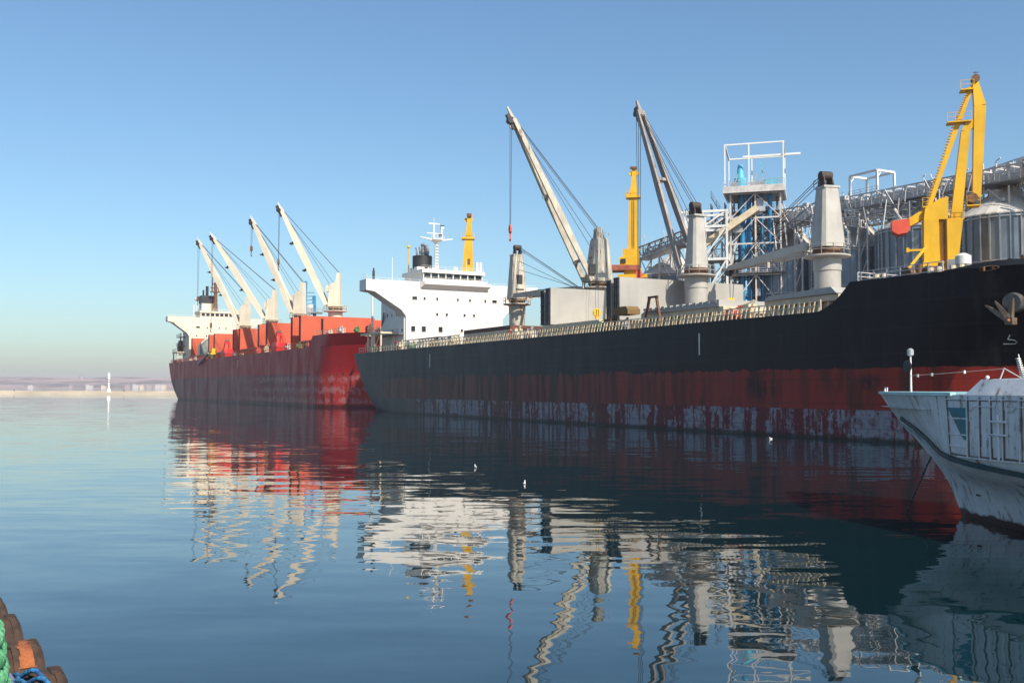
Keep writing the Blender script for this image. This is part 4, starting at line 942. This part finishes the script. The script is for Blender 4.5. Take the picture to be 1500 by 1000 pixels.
for x0 in (-2.9, -.2, .9): m.box((x0, -W + .4, Hh + .9), (1.1, .9, 1.5)); m.beam((x0, -W + .4, Hh + 1.5), (x0 + .5, -W + .4, Hh + 3.0), .14)
m.obj('roof_machinery', 'galv', tw)
m = MB(); zt = Hh + 6.6
for x in (-W - .7, -.8, W + .5):
    for y in (-W - .5, W - .3): m.beam((x, y, Hh), (x, y, zt + (.5 if y < 0 else 0)), .17)
for y, dz in ((-W - .5, .5), (W - .3, 0)): m.beam((-W - .7, y, zt + dz), (W + .5, y, zt + dz), .2)
for x in (-W - .7, W + .5): m.beam((x, -W - .5, zt + .5), (x, W - .3, zt), .24)
m.beam((-2, 1.5, zt - .15), (W + 2.8, 1.5, zt - .15), .3); m.obj('roof_frame', 'lh', tw)
m = MB()
for k in range(16):
    x0, z0 = rnd.uniform(-W, W - 1.2), rnd.uniform(6, Hh - 5); m.beam((x0, 1.5, z0), (x0 + rnd.uniform(-2, 2), 1.5, z0 + rnd.uniform(2, 5)), .2); m.beam((-W, rnd.uniform(-2, 2), z0), (W, rnd.uniform(-2, 2), z0), .14)
for x0 in (-2.6, -.5, .4, 2.9): m.beam((x0, .6, 0), (x0, .6, Hh), .34)
for z0 in (8, 11.5, 15, 20.5, 24.4, 27.6): m.rail([(-W, -1.5, z0), (W, -1.5, z0)], .9, .9, .03, 2); m.span(-W, W, -1.5, 1.5, z0 - .08, z0)
m.obj('inner_lattice', 'truss_dark', tw)
m = MB()
for k in range(26):
    z = rnd.uniform(8, Hh - 1); x = rnd.uniform(-W, W); y = rnd.uniform(-W, 0)
    if k % 2: m.box((x, y, z), (rnd.uniform(.5, 1.4), .8, rnd.uniform(.5, 1.5)))
    else: m.path([(x, y, z), (x + rnd.uniform(-2, 2), y, z - rnd.uniform(1, 4)), (x + rnd.uniform(-2, 2), y, max(2, z - 7))], rnd.uniform(.12, .3), 8)
m.obj('chute', 'galv', tw)
m = MB()
for x0 in (-W - .9, -W - 2.9):
    for y0 in (-2.4, -.6): m.beam((x0, y0, 0), (x0, y0, Hh - 1), .18)
for k in range(14): m.beam((-W - 2.9, -2.4, 2 * k), (-W - .9, -2.4, 2 * k + 2), .12); m.beam((-W - 2.9, -2.4, 2 * k), (-W, -2.4, 2 * k), .12)
for i, (za, zb_) in enumerate(zip(zl[:-1], zl[1:])):
    s_ = 1 if i % 2 else -1; m.beam((-1.0 * s_ - W - 1.9, -1.8, za), (1.0 * s_ - W - 1.9, -1.8, zb_), .8, .12); m.rail([(-1.0 * s_ - W - 1.9, -2.2, za), (1.0 * s_ - W - 1.9, -2.2, zb_)], .9, .8, .03, 2)
m.obj('stair', 'truss_dark', tw)
# white box frame in front of the tower
bf = thing('steel_frame', 'white braced box frame with legs right behind the third grey crane', 'steel frame', FB.at(55.0, 34.2, 2.2), R(-17))
m = MB(); w, d0 = 3.0, 1.8; zb0, zt0 = 20.1, 27.0
for x in (-w, -.6, w - .2):
    for y in (-d0, d0): m.beam((x, y, 0 if x != -.6 else zb0), (x, y, zt0), .3)
for z in (zb0, zt0 - 2.2, zt0):
    for y in (-d0, d0): m.beam((-w - .6 if z == zt0 else -w, y, z), (w, y, z), .34)
    for x in (-w, w - .2): m.beam((x, -d0, z), (x, d0, z), .25)
for y in (-d0, d0):
    m.beam((-w, y, zt0), (-.6, y, zt0 - 2.2), .16); m.beam((w - .2, y, zt0), (-.6, y, zt0 - 2.2), .2); m.beam((-.6, y, zb0), (w - .2, y, zt0 - 2.2), .2); m.beam((w - .2, y, zb0), (-.2, y, zb0 - 5), .24); m.beam((-.2, y, 0), (-.2, y, zb0), .34); m.beam((-.2, y, zb0 - 4), (-w, y, zb0 - .5), .16)
m.obj('frame', 'lh', bf)
m = MB(); m.beam((-w, 0, zb0 + .8), (w + 4, 0, zb0 + 7.4), .9, .9); m.obj('conveyor_chute', 'stay', bf)
m = MB(); m.span(-w, w, -d0, d0, zb0 - .2, zb0 - .08); m.rail([(-w, -d0, zb0), (w, -d0, zb0)], 1, 1, .03, 3); m.box((-1.5, 0, zb0 + 3.3), (2.2, 1.6, 2.2)); m.obj('platform', 'truss_dark', bf)

# ------------------------------------------------------------------ YELLOW PORTAL CRANES on the quay
def legs(par, h, w=3.2, mat='yellow'):
    m = MB()
    for x in (-w, w):
        for y in (-w, w): m.beam((x, y, 0), (x * .55, y * .55, h), .8, .8, .6, .6)
    m.span(-w * .75, w * .75, -w * .75, w * .75, h, h + .6); m.obj('portal', mat, par)
yc = thing('portal_crane', 'large yellow harbour crane with red counterweight behind the black ship bow', 'crane', FB.at(93.6, 35.5, 2.2), R(-17.5))
k_ = .0752; Xp = lambda p: (p - 1390) * k_; Zp = lambda q: (567.5 - q) * k_ + 4 - 2.2
legs(yc, Zp(408))
m = MB()
def bar(mb, a, b, w0, w1=None, dep=None, y=0.0, y1=None, dep1=None):
    w1 = w0 if w1 is None else w1; dep = w0 if dep is None else dep; dep1 = dep if dep1 is None else dep1
    p, q = V((Xp(a[0]), y, Zp(a[1]))), V((Xp(b[0]), y if y1 is None else y1, Zp(b[1])))
    mb.beam(p, q, dep, w0 * k_, dep1, w1 * k_, up=(1, 0, .01))
m.prism([(Xp(1363), -1.1, Zp(388)), (Xp(1385), -1.1, Zp(388)), (Xp(1384), -1.1, Zp(320)), (Xp(1364), -1.1, Zp(320))], (0, 2.2, 0))
m.prism([(Xp(1395), -1.1, Zp(388)), (Xp(1409), -1.1, Zp(388)), (Xp(1417), -1.1, Zp(322)), (Xp(1395), -1.1, Zp(322))], (0, 2.2, 0))
m.span(Xp(1366), Xp(1412), -.6, .9, Zp(388), Zp(322)); m.span(Xp(1361), Xp(1411), -1.5, 1.5, Zp(391), Zp(384)); m.lathe([(1.6, Zp(409)), (1.6, Zp(390))], n=18)
m.prism([(Xp(1364), -1.0, Zp(321)), (Xp(1366), -1.0, Zp(304)), (Xp(1386), -1.0, Zp(290)), (Xp(1398), -1.0, Zp(288)), (Xp(1397), -1.0, Zp(321))], (0, 2.0, 0))
m.obj('machine_house', 'yellow', yc)
m = MB(); m.prism([(Xp(1398), -.5, Zp(288)), (Xp(1387), -.5, Zp(289)), (Xp(1338), -.5, Zp(320)), (Xp(1342), -.5, Zp(330)), (Xp(1394), -.5, Zp(303))], (0, 1.0, 0)); m.obj('counterweight_arm', 'yellow', yc)
m = MB(); m.prism([(Xp(1319), -1.3, Zp(321)), (Xp(1344), -1.3, Zp(318)), (Xp(1345), -1.3, Zp(332)), (Xp(1341), -1.3, Zp(339)), (Xp(1328), -1.3, Zp(341)), (Xp(1320), -1.3, Zp(336))], (0, 2.2, 0)); m.obj('counterweight', 'redblock', yc)
m = MB(); bar(m, (1408, 326), (1424, 192), 15, 12, 1.1); bar(m, (1424, 192), (1430, 176), 12, 9, 1.0); bar(m, (1437, 290), (1444, 155), 11, 16, 1.1); bar(m, (1444, 155), (1438, 114), 16, 7, 1.1, dep1=.7); bar(m, (1426, 188), (1442, 172), 9, 9, .9); m.obj('boom', 'yellow', yc)
m = MB(); bar(m, (1372, 302), (1413, 182), 6, 7, .5); bar(m, (1413, 182), (1434, 124), 7, 6, .5); m.obj('strut', 'yellow', yc)
m = MB(); bar(m, (1368, 300), (1408, 180), 1, 1, .08, -.3); 
for i in range(30): t = i / 29; m.box((Xp(1368 + 40 * t), -.3, Zp(300 - 120 * t)), (.3, .3, .06))
for i in range(16): t = i / 15; m.box((Xp(1410 + 20 * t), -.3, Zp(176 - 48 * t)), (.3, .3, .06))
m.obj('ladder', 'yellow', yc)
for (x0, x1, z) in ((1399, 1432, 178), (1418, 1436, 131), (1363, 1372, 302), (1390, 1419, 322), (1423, 1441, 303)):
    m = MB(); m.span(Xp(x0), Xp(x1), -.8, .8, Zp(z), Zp(z) + .14); m.rail([(Xp(x0), -.78, Zp(z) + .14), (Xp(x1), -.78, Zp(z) + .14)], .95, .7, .025, 2); m.obj('platform', 'yellow', yc)
m = MB(); m.tube((Xp(1439), -.6, Zp(114)), (Xp(1439), .6, Zp(114)), .42, n=14); m.beam((Xp(1440), 0, Zp(112)), (Xp(1439), 0, Zp(102)), .08); m.box((Xp(1440), 0, Zp(104)), (.6, .1, .06)); m.obj('sheave', 'rust', yc); m = MB(); m.tube((Xp(1431), -.8, Zp(291)), (Xp(1431), .8, Zp(291)), .55, n=14); m.obj('sheave', 'rust', yc)
m = MB(); m.beam((Xp(1366), -1.2, Zp(361)), (Xp(1329), -1.8, Zp(408)), .3, .3); m.span(Xp(1340), Xp(1364), -1.3, -1.0, Zp(367), Zp(364)); m.box((Xp(1341), -1.2, Zp(365)), (.3, .3, .5)); m.obj('stay_arm', 'yellow', yc)
m = MB()
for q in (1388.5, 1392): m.beam((Xp(q), -.75, Zp(386)), (Xp(q), -.75, Zp(322)), .07)
for i in range(18): m.box((Xp(1390.2), -.75, Zp(384) + i * .27), (.28, .06, .05))
m.obj('access_ladder', 'rust', yc)
m = MB().box((Xp(1399), -2.0, Zp(390)), (1.0, .9, 1.1)); m.obj('cab', 'truss_dark', yc)

y2 = thing('portal_crane', 'yellow harbour crane seen end on between the second and third grey ship cranes', 'crane', FB.at(33.5, 36, 2.2), R(-9))
k_ = .1115; Xp = lambda p: (p - 935) * k_
legs(y2, Zp(408))
m = MB(); m.lathe([(1.5, Zp(410)), (1.4, Zp(392))], n=16); m.span(Xp(916), Xp(945), -1.4, 1.4, Zp(389), Zp(376)); m.span(Xp(921), Xp(944), -1.2, 1.2, Zp(376), Zp(364)); m.obj('machine_house', 'yellow', y2)
m = MB(); m.prism([(Xp(903), -2, Zp(396)), (Xp(946), -2, Zp(396)), (Xp(946), -2, Zp(389)), (Xp(905), -2, Zp(388))], (0, 4, 0)); m.obj('turntable', paint('dull_red_paint', (.33, .09, .05), .3, .6), y2)
m = MB(); bar(m, (936, 376), (936.5, 288), 15, 12.5, 1.3); bar(m, (936.5, 288), (938, 254), 12, 6, 1.1, dep1=.6); bar(m, (938, 256), (938, 241), 6, 7, .6); bar(m, (931, 251), (945, 251), 3, 3, .6)
m.obj('boom', 'yellow', y2)
m = MB(); m.span(Xp(926), Xp(947), -1, 1, Zp(288), Zp(284)); m.rail([(Xp(926), -1, Zp(284)), (Xp(947), -1, Zp(284))], .9, .8, .03, 2); m.box((Xp(928), -.6, Zp(284)), (.5, .6, .7)); m.obj('platform', 'yellow', y2)
m = MB(); 
for q in (935, 937.5): m.beam((Xp(q), -.75, Zp(374)), (Xp(q), -.7, Zp(292)), .06)
m.obj('access_ladder', 'rust', y2); MB().box((Xp(922), -1.45, Zp(382)), (.8, .3, .7)).obj('cab_window', 'dark', y2); MB().box((Xp(937), -.4, Zp(243)), (1.1, .4, .35)).obj('sheave', 'rust', y2)

y3 = thing('portal_crane', 'yellow harbour crane rising behind the white bridge of the black ship', 'crane', FB.at(-29, 36, 2.2), R(2))
k_ = .149; Xp = lambda p: (p - 693.5) * k_
legs(y3, Zp(425))
m = MB(); m.lathe([(1.6, Zp(427)), (1.6, Zp(410))], n=16); m.span(Xp(678), Xp(708), -2, 2, Zp(412), Zp(398)); m.obj('machine_house', 'yellow', y3)
m = MB(); bar(m, (693, 400), (694.5, 348), 17, 11, 1.8); bar(m, (694.5, 348), (695.5, 322), 10, 6.5, 1.3); bar(m, (695.5, 322), (696, 312), 7, 8, 1.0); bar(m, (688, 320), (700, 320), 2, 2, .8); m.obj('boom', 'yellow', y3)
m = MB(); m.span(Xp(684), Xp(703), -1.2, 1.2, Zp(349), Zp(346)); m.rail([(Xp(684), -1.2, Zp(346)), (Xp(703), -1.2, Zp(346))], .9, 1, .04, 2); m.obj('platform', 'yellow', y3)
MB().box((Xp(695), -.7, Zp(313)), (1.1, .5, .6)).obj('sheave', 'rust', y3); MB().box((Xp(695), -.9, Zp(382)), (.5, .4, 1.1)).obj('hatch', 'rust', y3)

# blue crane behind the crimson ship
bc = thing('portal_crane', 'blue harbour crane behind the fourth cream crane of the crimson ship', 'crane', FB.at(-148, 36, 2.2), R(14))
k_ = .218; Xp = lambda p: (p - 465) * k_
legs(bc, Zp(466), 4.0, 'blue')
m = MB(); bar(m, (458, 466), (459, 410), 5, 4.5, 1.2, -1.5); bar(m, (473, 466), (472, 430), 5, 5, 1.2, 1.5)
for i in range(7): bar(m, (459, 462 - i * 6), (472, 456 - i * 5), 1.2, 1.2, .25)
m.obj('tower', 'blue', bc)
MB().span(Xp(445), Xp(484), -2, 2, Zp(457), Zp(455)).rail([(Xp(445), -2, Zp(455)), (Xp(484), -2, Zp(455))], 1.2, 1.6, .06, 2).obj('platform', 'truss_dark', bc)
MB().box((Xp(466), -1, Zp(450)), (1.8, 1.5, 2.6)).obj('machinery', 'truss', bc)

# ------------------------------------------------------------------ FOREGROUND OLD VESSEL (bow at right)
bdv = V((-.29, .957, 0)).normalized(); FV = Frame((14.2, 31.6), (bdv.x, bdv.y))       # u=0 at the stem on the waterline, u>0 forward
M['hull_boat'] = hull_boat()
ov = thing('old_boat', 'old grey white boat with rusty flared bow and teal trim at the right edge', 'boat', FV.o, FV.rz)
zk = [(-.6, -.6), (0, 0), (.5, .25), (1.0, .55), (1.6, 1.15), (2.2, 1.95), (2.8, 2.8), (3.3, 3.4), (3.8, 3.9)]
stem = lambda z: lerpt(z, zk)
wmax = [(-.6, 2.2), (0, 2.5), (1, 2.75), (2.2, 3.05), (3.8, 3.3)]
run = [(-.6, 13), (0, 12), (1, 11.5), (2.2, 10.5), (3.8, 9.5)]
def vhb(u, z):
    w0 = vhb0(u, z); kn = sm(-u, -1.2, 4.0) * sm(z, 1.1, 2.05)
    return w0 + (vhb0(u, 3.8) - w0) * kn
def vhb0(u, z):
    t = max(0, min(1, (stem(z) - u) / lerpt(z, run))); return max(.03, lerpt(z, wmax) * (1 - (1 - t) ** 1.9) * (1 if z > 2 else .88 + .06 * z))
zs = [-.6, -.2, 0, .3, .6, 1.0, 1.4, 1.8, 2.2, 2.6, 3.0, 3.4, 3.8]
P, S = [], []
for z in zs:
    b = stem(z); us_ = [b - (b + 16) * (i / 30) ** 1.5 for i in range(31)]
    P.append([(u, vhb(u, z), z) for u in us_]); S.append([(u, -vhb(u, z), z) for u in us_])
m = MB(); m.grid(P); m.grid(S, True); m.grid([[p[-1], s[-1]] for p, s in zip(P, S)])
m.grid([[(p[0], p[1] * .98, 3.35) for p in P[-1]], [(p[0], p[1] * .98, 3.35) for p in S[-1]]])
m.obj('hull', 'hull_boat', ov, sharp=45)
def side(u, z, off=.03, sgn=1): return V((u, sgn * (vhb(u, z) + off), z))
# gunwale cap
m = MB()
for sgn in (1, -1):
    pts = [side(stem(3.8) - .02 - t * (stem(3.8) + 3.2), 3.82, -.02, sgn) for t in [i / 14 for i in range(15)]]
    for a, b in zip(pts, pts[1:]): m.beam(a, b, .16, .09)
m.obj('gunwale', 'aqua', ov)
m = MB()
for a in range(12):
    u0 = stem(3.8) - .3 - a * .6; p = side(u0, 3.55, -.05); q = side(u0 - .58, 3.55, -.05); m.add([p, q, q + V((0, 0, .22)), p + V((0, 0, .22))], [(0, 1, 2, 3)])
m.obj('bulwark_lining', 'teal', ov)
# rubbing strake running aft from the stem, aqua chips with painted-in sunlight along its forward end
st_pts = [(2.05, 2.98), (1.0, 2.72), (-.2, 2.44), (-1.1, 2.28), (-2.0, 2.12), (-3.0, 2.02), (-4, 1.94), (-5.4, 1.83), (-7, 1.72), (-12, 1.6)]
m = MB()
for a, b in zip(st_pts, st_pts[1:]): m.beam(side(*a), side(*b), .12, .13)
m.obj('rubbing_strake', 'dark_teal', ov)
def sheet(mb, a, b, c, d, off=.02, n=8):       # four corners (u, z) laid on the curved side
    g_ = lambda p, q, t: (p[0] + (q[0] - p[0]) * t, p[1] + (q[1] - p[1]) * t)
    mb.grid([[side(*g_(g_(a, b, i / n), g_(d, c, i / n), j / n), off) for i in range(n + 1)] for j in range(n + 1)])
def patch(mb, pts, off=.02):
    mb.add([side(u, z, off) for u, z in pts] + [side(u, z, off - .05) for u, z in pts], [tuple(range(len(pts)))] + [(i, (i + 1) % len(pts), len(pts) + (i + 1) % len(pts), len(pts) + i) for i in range(len(pts))])
m = MB()
for (u0, u1, z0) in ((2.72, 2.2, 2.78), (2.1, 1.3, 2.62), (1.2, .1, 2.44)):
    sheet(m, (u0, z0 - .02), (u1, z0 - .18), (u1 + .06, z0 - .36), (u0 - .22, z0 - .20), .03, 5)
m.obj('sunlit_aqua_trim', 'aqua', ov)
m = MB(); sheet(m, (-2.95, 3.45), (-3.88, 3.45), (-3.88, 2.55), (-3.7, 2.62)); m.obj('teal_panel', 'teal', ov)
m = MB(); sheet(m, (-6.2, 1.35), (-9, 1.2), (-9, .3), (-7.4, .5)); m.obj('teal_panel', 'teal', ov)
m = MB()
for u in (-2.9, -3.93, -4.42, -4.86, -5.3, -5.9, -6.7):
    for i in range(5):
        z0 = 2.1 + i * .33; sheet(m, (u, z0), (u - .03 - .03 * rnd.random(), z0), (u - .03 - .04 * rnd.random(), z0 + .33), (u, z0 + .33), .012, 2)
for z in (2.14, 3.64): 
    for i in range(9): u = -2.9 - i * .7; sheet(m, (u, z), (u - .7, z), (u - .7, z + .03 + .04 * rnd.random()), (u, z + .03 + .04 * rnd.random()), .013, 3)
m.obj('rust_shade_line', paint('rust_and_rib_shade', (.17, .12, .09), .5, .8, rust=.5, sc=5), ov)  # rust lines, dark beside the ribs in place of their shadows
# upper solid bulwark and the framed side plating aft
m = MB()
rowa = [side(u, 3.8, 0) for u in (-3.8, -4.4, -5, -6, -7.5, -9, -12)]; rowb = [V((u - .35 if i == 0 else u, side(u, 3.8, -.25).y, 4.22)) for i, u in enumerate((-3.8, -4.4, -5, -6, -7.5, -9, -12))]
m.grid([rowa, rowb]); m.grid([[p - V((0, .1, 0)) for p in rowa], [p - V((0, .1, 0)) for p in rowb]], True); m.grid([rowb, [p - V((0, .1, 0)) for p in rowb]])
m.add([rowa[0], rowb[0], rowb[0] - V((0, .1, 0)), rowa[0] - V((0, .1, 0))], [(0, 1, 2, 3)])
m.obj('raised_bulwark', 'hull_boat', ov)
m = MB()
for u in (-3.9, -4.4, -4.84, -5.28, -5.85, -6.6, -7.4):
    for z0, z1 in ((2.1, 2.6), (2.6, 3.1), (3.1, 3.66)): m.beam(side(u, z0, .015), side(u, z1, .015), .035, .04)
for z, u0, u1 in ((3.68, -2.9, -9), (2.12, -3.4, -9), (3.16, -2.95, -3.9), (2.72, -2.95, -3.9), (2.4, -2.95, -3.9)):
    n = 8
    for i in range(n): a, b = u0 + (u1 - u0) * i / n, u0 + (u1 - u0) * (i + 1) / n; m.beam(side(a, z, .012), side(b, z, .012), .03, .035)
m.obj('side_frame', 'hull_boat', ov)
m = MB()
for a in (-4.05, -5.6): m.path([side(a, 3.36), side(a - .15, 3.5), side(a - .95, 3.5), side(a - 1.15, 3.36), side(a - 1.2, 3.15)], .016, 6)
for z in (3.12, 2.78): m.path([side(-4.9, z, .1), side(-5.5, z, .1)], .03, 6)
m.path([side(-5.2, 3.3, .08), side(-5.2, 2.15, .08)], .03, 7); m.obj('pipe', 'hull_boat', ov)
for u, z in ((-1.8, 1.2), (-1.6, .8)): MB().box(side(u, z, .0), (.22, .06, .06)).obj('drain_plate', 'dark', ov)
mm = MB(); mm.lathe([(.032, 3.7), (.026, 5.05)], (.36, vhb(.36, 3.8) * .8, 0), 8); mast = mm.obj('lamp_mast', 'lh', ov)
my = vhb(.36, 3.8) * .8
MB().lathe([(.04, 5.0), (.10, 5.03), (.10, 5.19), (.04, 5.24)], (.36, my, 0), 12).obj('lamp', 'galv', mast)
MB().lathe([(.16, 0), (.20, .03), (.16, .07)], n=16).obj('anchor_ball', 'dark', mast).matrix_local = Matrix.Translation((.4, my + .12, 4.67)) @ Matrix.Rotation(R(90), 4, 'X')
m = MB(); m.path([(.36, my, 4.38), (-1.5, my + .3, 4.42), (-3.76, 1.8, 4.52)], .007, 5)
for t in (.1, .3, .72): m.box((.36 - 4.1 * t, my + .75 * t, 4.36 + .12 * t), (.05, .05, .09)); m.obj('stay_wire', 'lh', ov)
m = MB(); m.beam((-3.6, 1.8, 4.2), (-3.78, 1.8, 4.53), .025); m.beam((-4.5, 1.8, 4.2), (-3.78, 1.8, 4.53), .02)
for i in range(9): m.box((-4.55 + .02 * i, 1.9, 4.3 + .06 * i), (.13 - .008 * i, .1, .03))
m.beam((-4.55, 1.9, 4.2), (-4.4, 1.9, 4.9), .02); m.ball((-3.7, 2.3, 4.28), .055, 8); m.beam((-3.9, 2.3, 4.22), (-4.6, 1.9, 4.24), .03); m.obj('deck_fitting', 'lh', ov)
m = MB(); m.path([side(stem(3.8) - .7, 3.85, -.1), side(stem(3.8) - .7, 3.85, -.1) + V((0, 0, .14)), side(stem(3.8) - 1.2, 3.85, -.1) + V((0, 0, .14)), side(stem(3.8) - 1.2, 3.85, -.1)], .025, 6); m.obj('bow_cleat', 'lh', ov)
m = MB(); a = V((1.12, .22, 1.75)); b = V((1.14, 1.42, -.4))
for i in range(34):
    p = a.lerp(b, i / 34); q_ = a.lerp(b, (i + .8) / 34); m.beam(p, q_, .06 if i % 2 else .025, .025 if i % 2 else .06)
m.obj('anchor_chain', 'dark', ov)

# ------------------------------------------------------------------ FOREGROUND QUAY EDGE, bottom left: tyre fenders, ropes
qe = V((-3.8, 7.9, 0)); qd = V((1.3, -1.8, 0)).normalized(); qn = V((qd.y, -qd.x, 0))      # qn points to the land side
if qn.x > 0: qn = -qn
qrz = math.atan2(qd.y, qd.x)
m = MB(); pts = [qe - qd * 2.6 + qn * .25, qe + qd * 9 + qn * .25, qe + qd * 9 + qn * 8, qe - qd * 2.6 + qn * 8]
m.prism([V((p.x, p.y, -1.5)) for p in pts], (0, 0, 3.4)); qq = m.obj('quay_edge', 'concrete'); struct(qq)
M['tyre'] = tyre_mat()
def tyre(s_, top, lean, label, patchy=False):
    c = qe + qd * s_ + V((0, 0, top - .41)) + qn * (.09 if s_ < 2 else -.06)
    t = thing('tyre_fender', label, 'tyre', c, qrz + lean, 'old tyres along the quay edge'); t.scale = (.81, .81, .81)
    prof = [(.27, -.13), (.40, -.16), (.47, -.155), (.495, -.12), (.505, -.06), (.505, .06), (.495, .12), (.47, .155), (.40, .16), (.27, .13), (.25, .0), (.27, -.13)]
    m = MB(); n = 40
    vs = []
    for r, z in prof:
        for k in range(n): a = 2 * math.pi * k / n; rr = r * (1 + rnd.uniform(-.006, .006)); vs.append((rr * math.cos(a), z, rr * math.sin(a)))
    fs = [(i * n + k, i * n + (k + 1) % n, (i + 1) * n + (k + 1) % n, (i + 1) * n + k) for i in range(len(prof) - 1) for k in range(n)]
    m.add(vs, fs); o = m.obj('tread', 'tyre', t, sharp=50)
    g = MB()
    for k in range(n):
        a = 2 * math.pi * k / n
        for y in (-.085, .085): p = V((.503 * math.cos(a), y, .503 * math.sin(a))); g.beam(p, p + V((.016 * math.cos(a), 0, .016 * math.sin(a))), .05, .09)
    g.obj('tread_block', 'tyre', t)
    if patchy:
        h = MB(); rows = []
        for i in range(9):
            a = R(96 - i * 9 + 20); rows.append([(.512 * math.cos(a) * (1 + rnd.uniform(0, .02)), y + rnd.uniform(-.035, .035) * (.2 if 0 < i < 3 else 1), .512 * math.sin(a) * (1 + rnd.uniform(0, .02))) for y in (-.01 - .01 * i, .03, .06, .09)])
        h.grid(rows); h.obj('rust_crust', paint('orange_rust_crust', (.40, .125, .045), .5, .9, sc=10, bump=.8), t, sharp=60)
    return t
tl = ['worn brown tyre on the quay edge, farthest of the row', 'worn brown tyre behind the one with the orange rust patch', 'brown tyre with a bright orange rust patch beside the blue rope', 'dusty brown tyre between the orange patched one and the nearest', 'dusty brown tyre next to the nearest one, at the end of the blue rope', 'dusty brown tyre nearest the camera at the bottom edge of the picture']
for i, s_ in enumerate((-1.36, -.62, .3, 1.13, 1.80, 2.3)): tyre(s_, 2.12 - .02 * i + (.13 if i == 5 else 0), rnd.uniform(-.06, .06), tl[i], i == 2)
M['rope_green'] = rope_mat('green_mooring_rope', (.03, .20, .07), (.18, .50, .26)); M['rope_blue'] = rope_mat('blue_rope', (.006, .04, .17), (.03, .22, .42))
m = MB(); c0 = qe + qd * 1.2 + qn * .635
for j in range(5):
    for strand in range(3):
        pts = []
        for i in range(60):
            a = i / 59 * 2 * math.pi * .98; rr = .34 - .02 * j; ph = a * 9 + strand * 2.09 + j
            o = c0 + qd * (math.cos(a) * rr * 2.6) + qn * (math.sin(a) * rr * .68) + V((0, 0, 2.0 + .11 * j + .035 * math.sin(ph) + rnd.uniform(-.01, .01))) + qn * .035 * math.cos(ph)
            pts.append(o)
        m.path(pts, .048, 7)
tag(m.obj('rope_coil', 'rope_green', sharp=80), 'thick pale green mooring rope heaped on the quay at bottom left', 'rope')
m = MB()
for q in range(3):
    pts = []
    for i in range(36):
        s_ = -1.0 + 3.0 * i / 35; pts.append(qe + qd * s_ + qn * (.27 + .03 * math.sin(s_ * 5 + q * 1.7) + .015 * q) + V((0, 0, 2.0 + .05 * math.sin(s_ * 7 + q * 2) + .02 * q)))
    m.path(pts, .015, 6)
for q in range(3):
    s0 = 1.15 + q * .22; m.path([qe + qd * (s0 + .2 * math.sin(t * 1.6)) + qn * (.24 - .09 * t) + V((0, 0, 2.05 + .1 * math.sin(t * 2.2) - .04 * t)) for t in [i / 4 for i in range(7)]], .017, 6)
tag(m.obj('blue_rope', 'rope_blue', sharp=80), 'tangled blue rope lying along the quay edge behind the tyres', 'rope')
m = MB(); m.tube(qe - qd * 1.6 + qn * .31 + V((0, 0, 1.97)), qe + qd * 3 + qn * .31 + V((0, 0, 2.02)), .055, n=12)
tag(m.obj('plastic_pipe', paint('lilac_grey_plastic', (.22, .25, .40), .2, .5, sc=4)), 'lilac grey plastic pipe lying beside the green mooring rope', 'pipe')

# ------------------------------------------------------------------ gulls on the water
def gull(px, py, label, sc=1.0):
    dz = (py - 567.5) / 1458; D = 4 / dz; t = thing('gull', label, 'gull', ((px - 750) / 1458 * D, D, 0.0), rnd.uniform(0, 6), 'white gulls floating on the water')
    rows = []
    for i in range(9):
        a = i / 8 * 2 - 1; w = .12 * sc * max(.06, (1 - abs(a) ** 2.2)); rows.append([(a * .26 * sc, w * math.cos(b), .06 * sc + .05 * sc * max(0, -a) + w * .8 * math.sin(b)) for b in [k * math.pi / 4 for k in range(9)]])
    m = MB().grid(rows); m.path([(.16 * sc, 0, .12 * sc), (.22 * sc, 0, .2 * sc), (.24 * sc, 0, .26 * sc)], .055 * sc, 8, .04 * sc); m.ball((.25 * sc, 0, .28 * sc), .06 * sc, 8, (1.15, .9, .95)); m.obj('body', 'feather', t)
    MB().beam((.3 * sc, 0, .27 * sc), (.37 * sc, 0, .255 * sc), .025 * sc, .025 * sc, .008, .008).obj('beak', 'beak', t)
gull(768, 708, 'white gull on dark water left of the grey crane reflections', .5)
gull(697, 684, 'white gull on dark water below the white bridge', .5)
gull(1128, 642.5, 'white gull close to the scraped side of the black ship', .5)

# ------------------------------------------------------------------ sea haze over the whole harbour
hz = MB().span(-5000, 5000, -420, 5100, -3.5, 56.5).obj('haze', None)
hz_m = bpy.data.materials.new('sea_haze'); hz_m.use_nodes = True; t_ = hz_m.node_tree; t_.nodes.remove(t_.nodes['Principled BSDF'])
pv = t_.nodes.new('ShaderNodeVolumePrincipled'); pv.inputs['Color'].default_value = (.96, .84, 1.0, 1); pv.inputs['Density'].default_value = 0.00013; pv.inputs['Anisotropy'].default_value = 0.0
t_.links.new(pv.outputs[0], t_.nodes['Material Output'].inputs['Volume'])
hz.data.materials.clear(); hz.data.materials.append(hz_m); hz['kind'] = 'stuff'
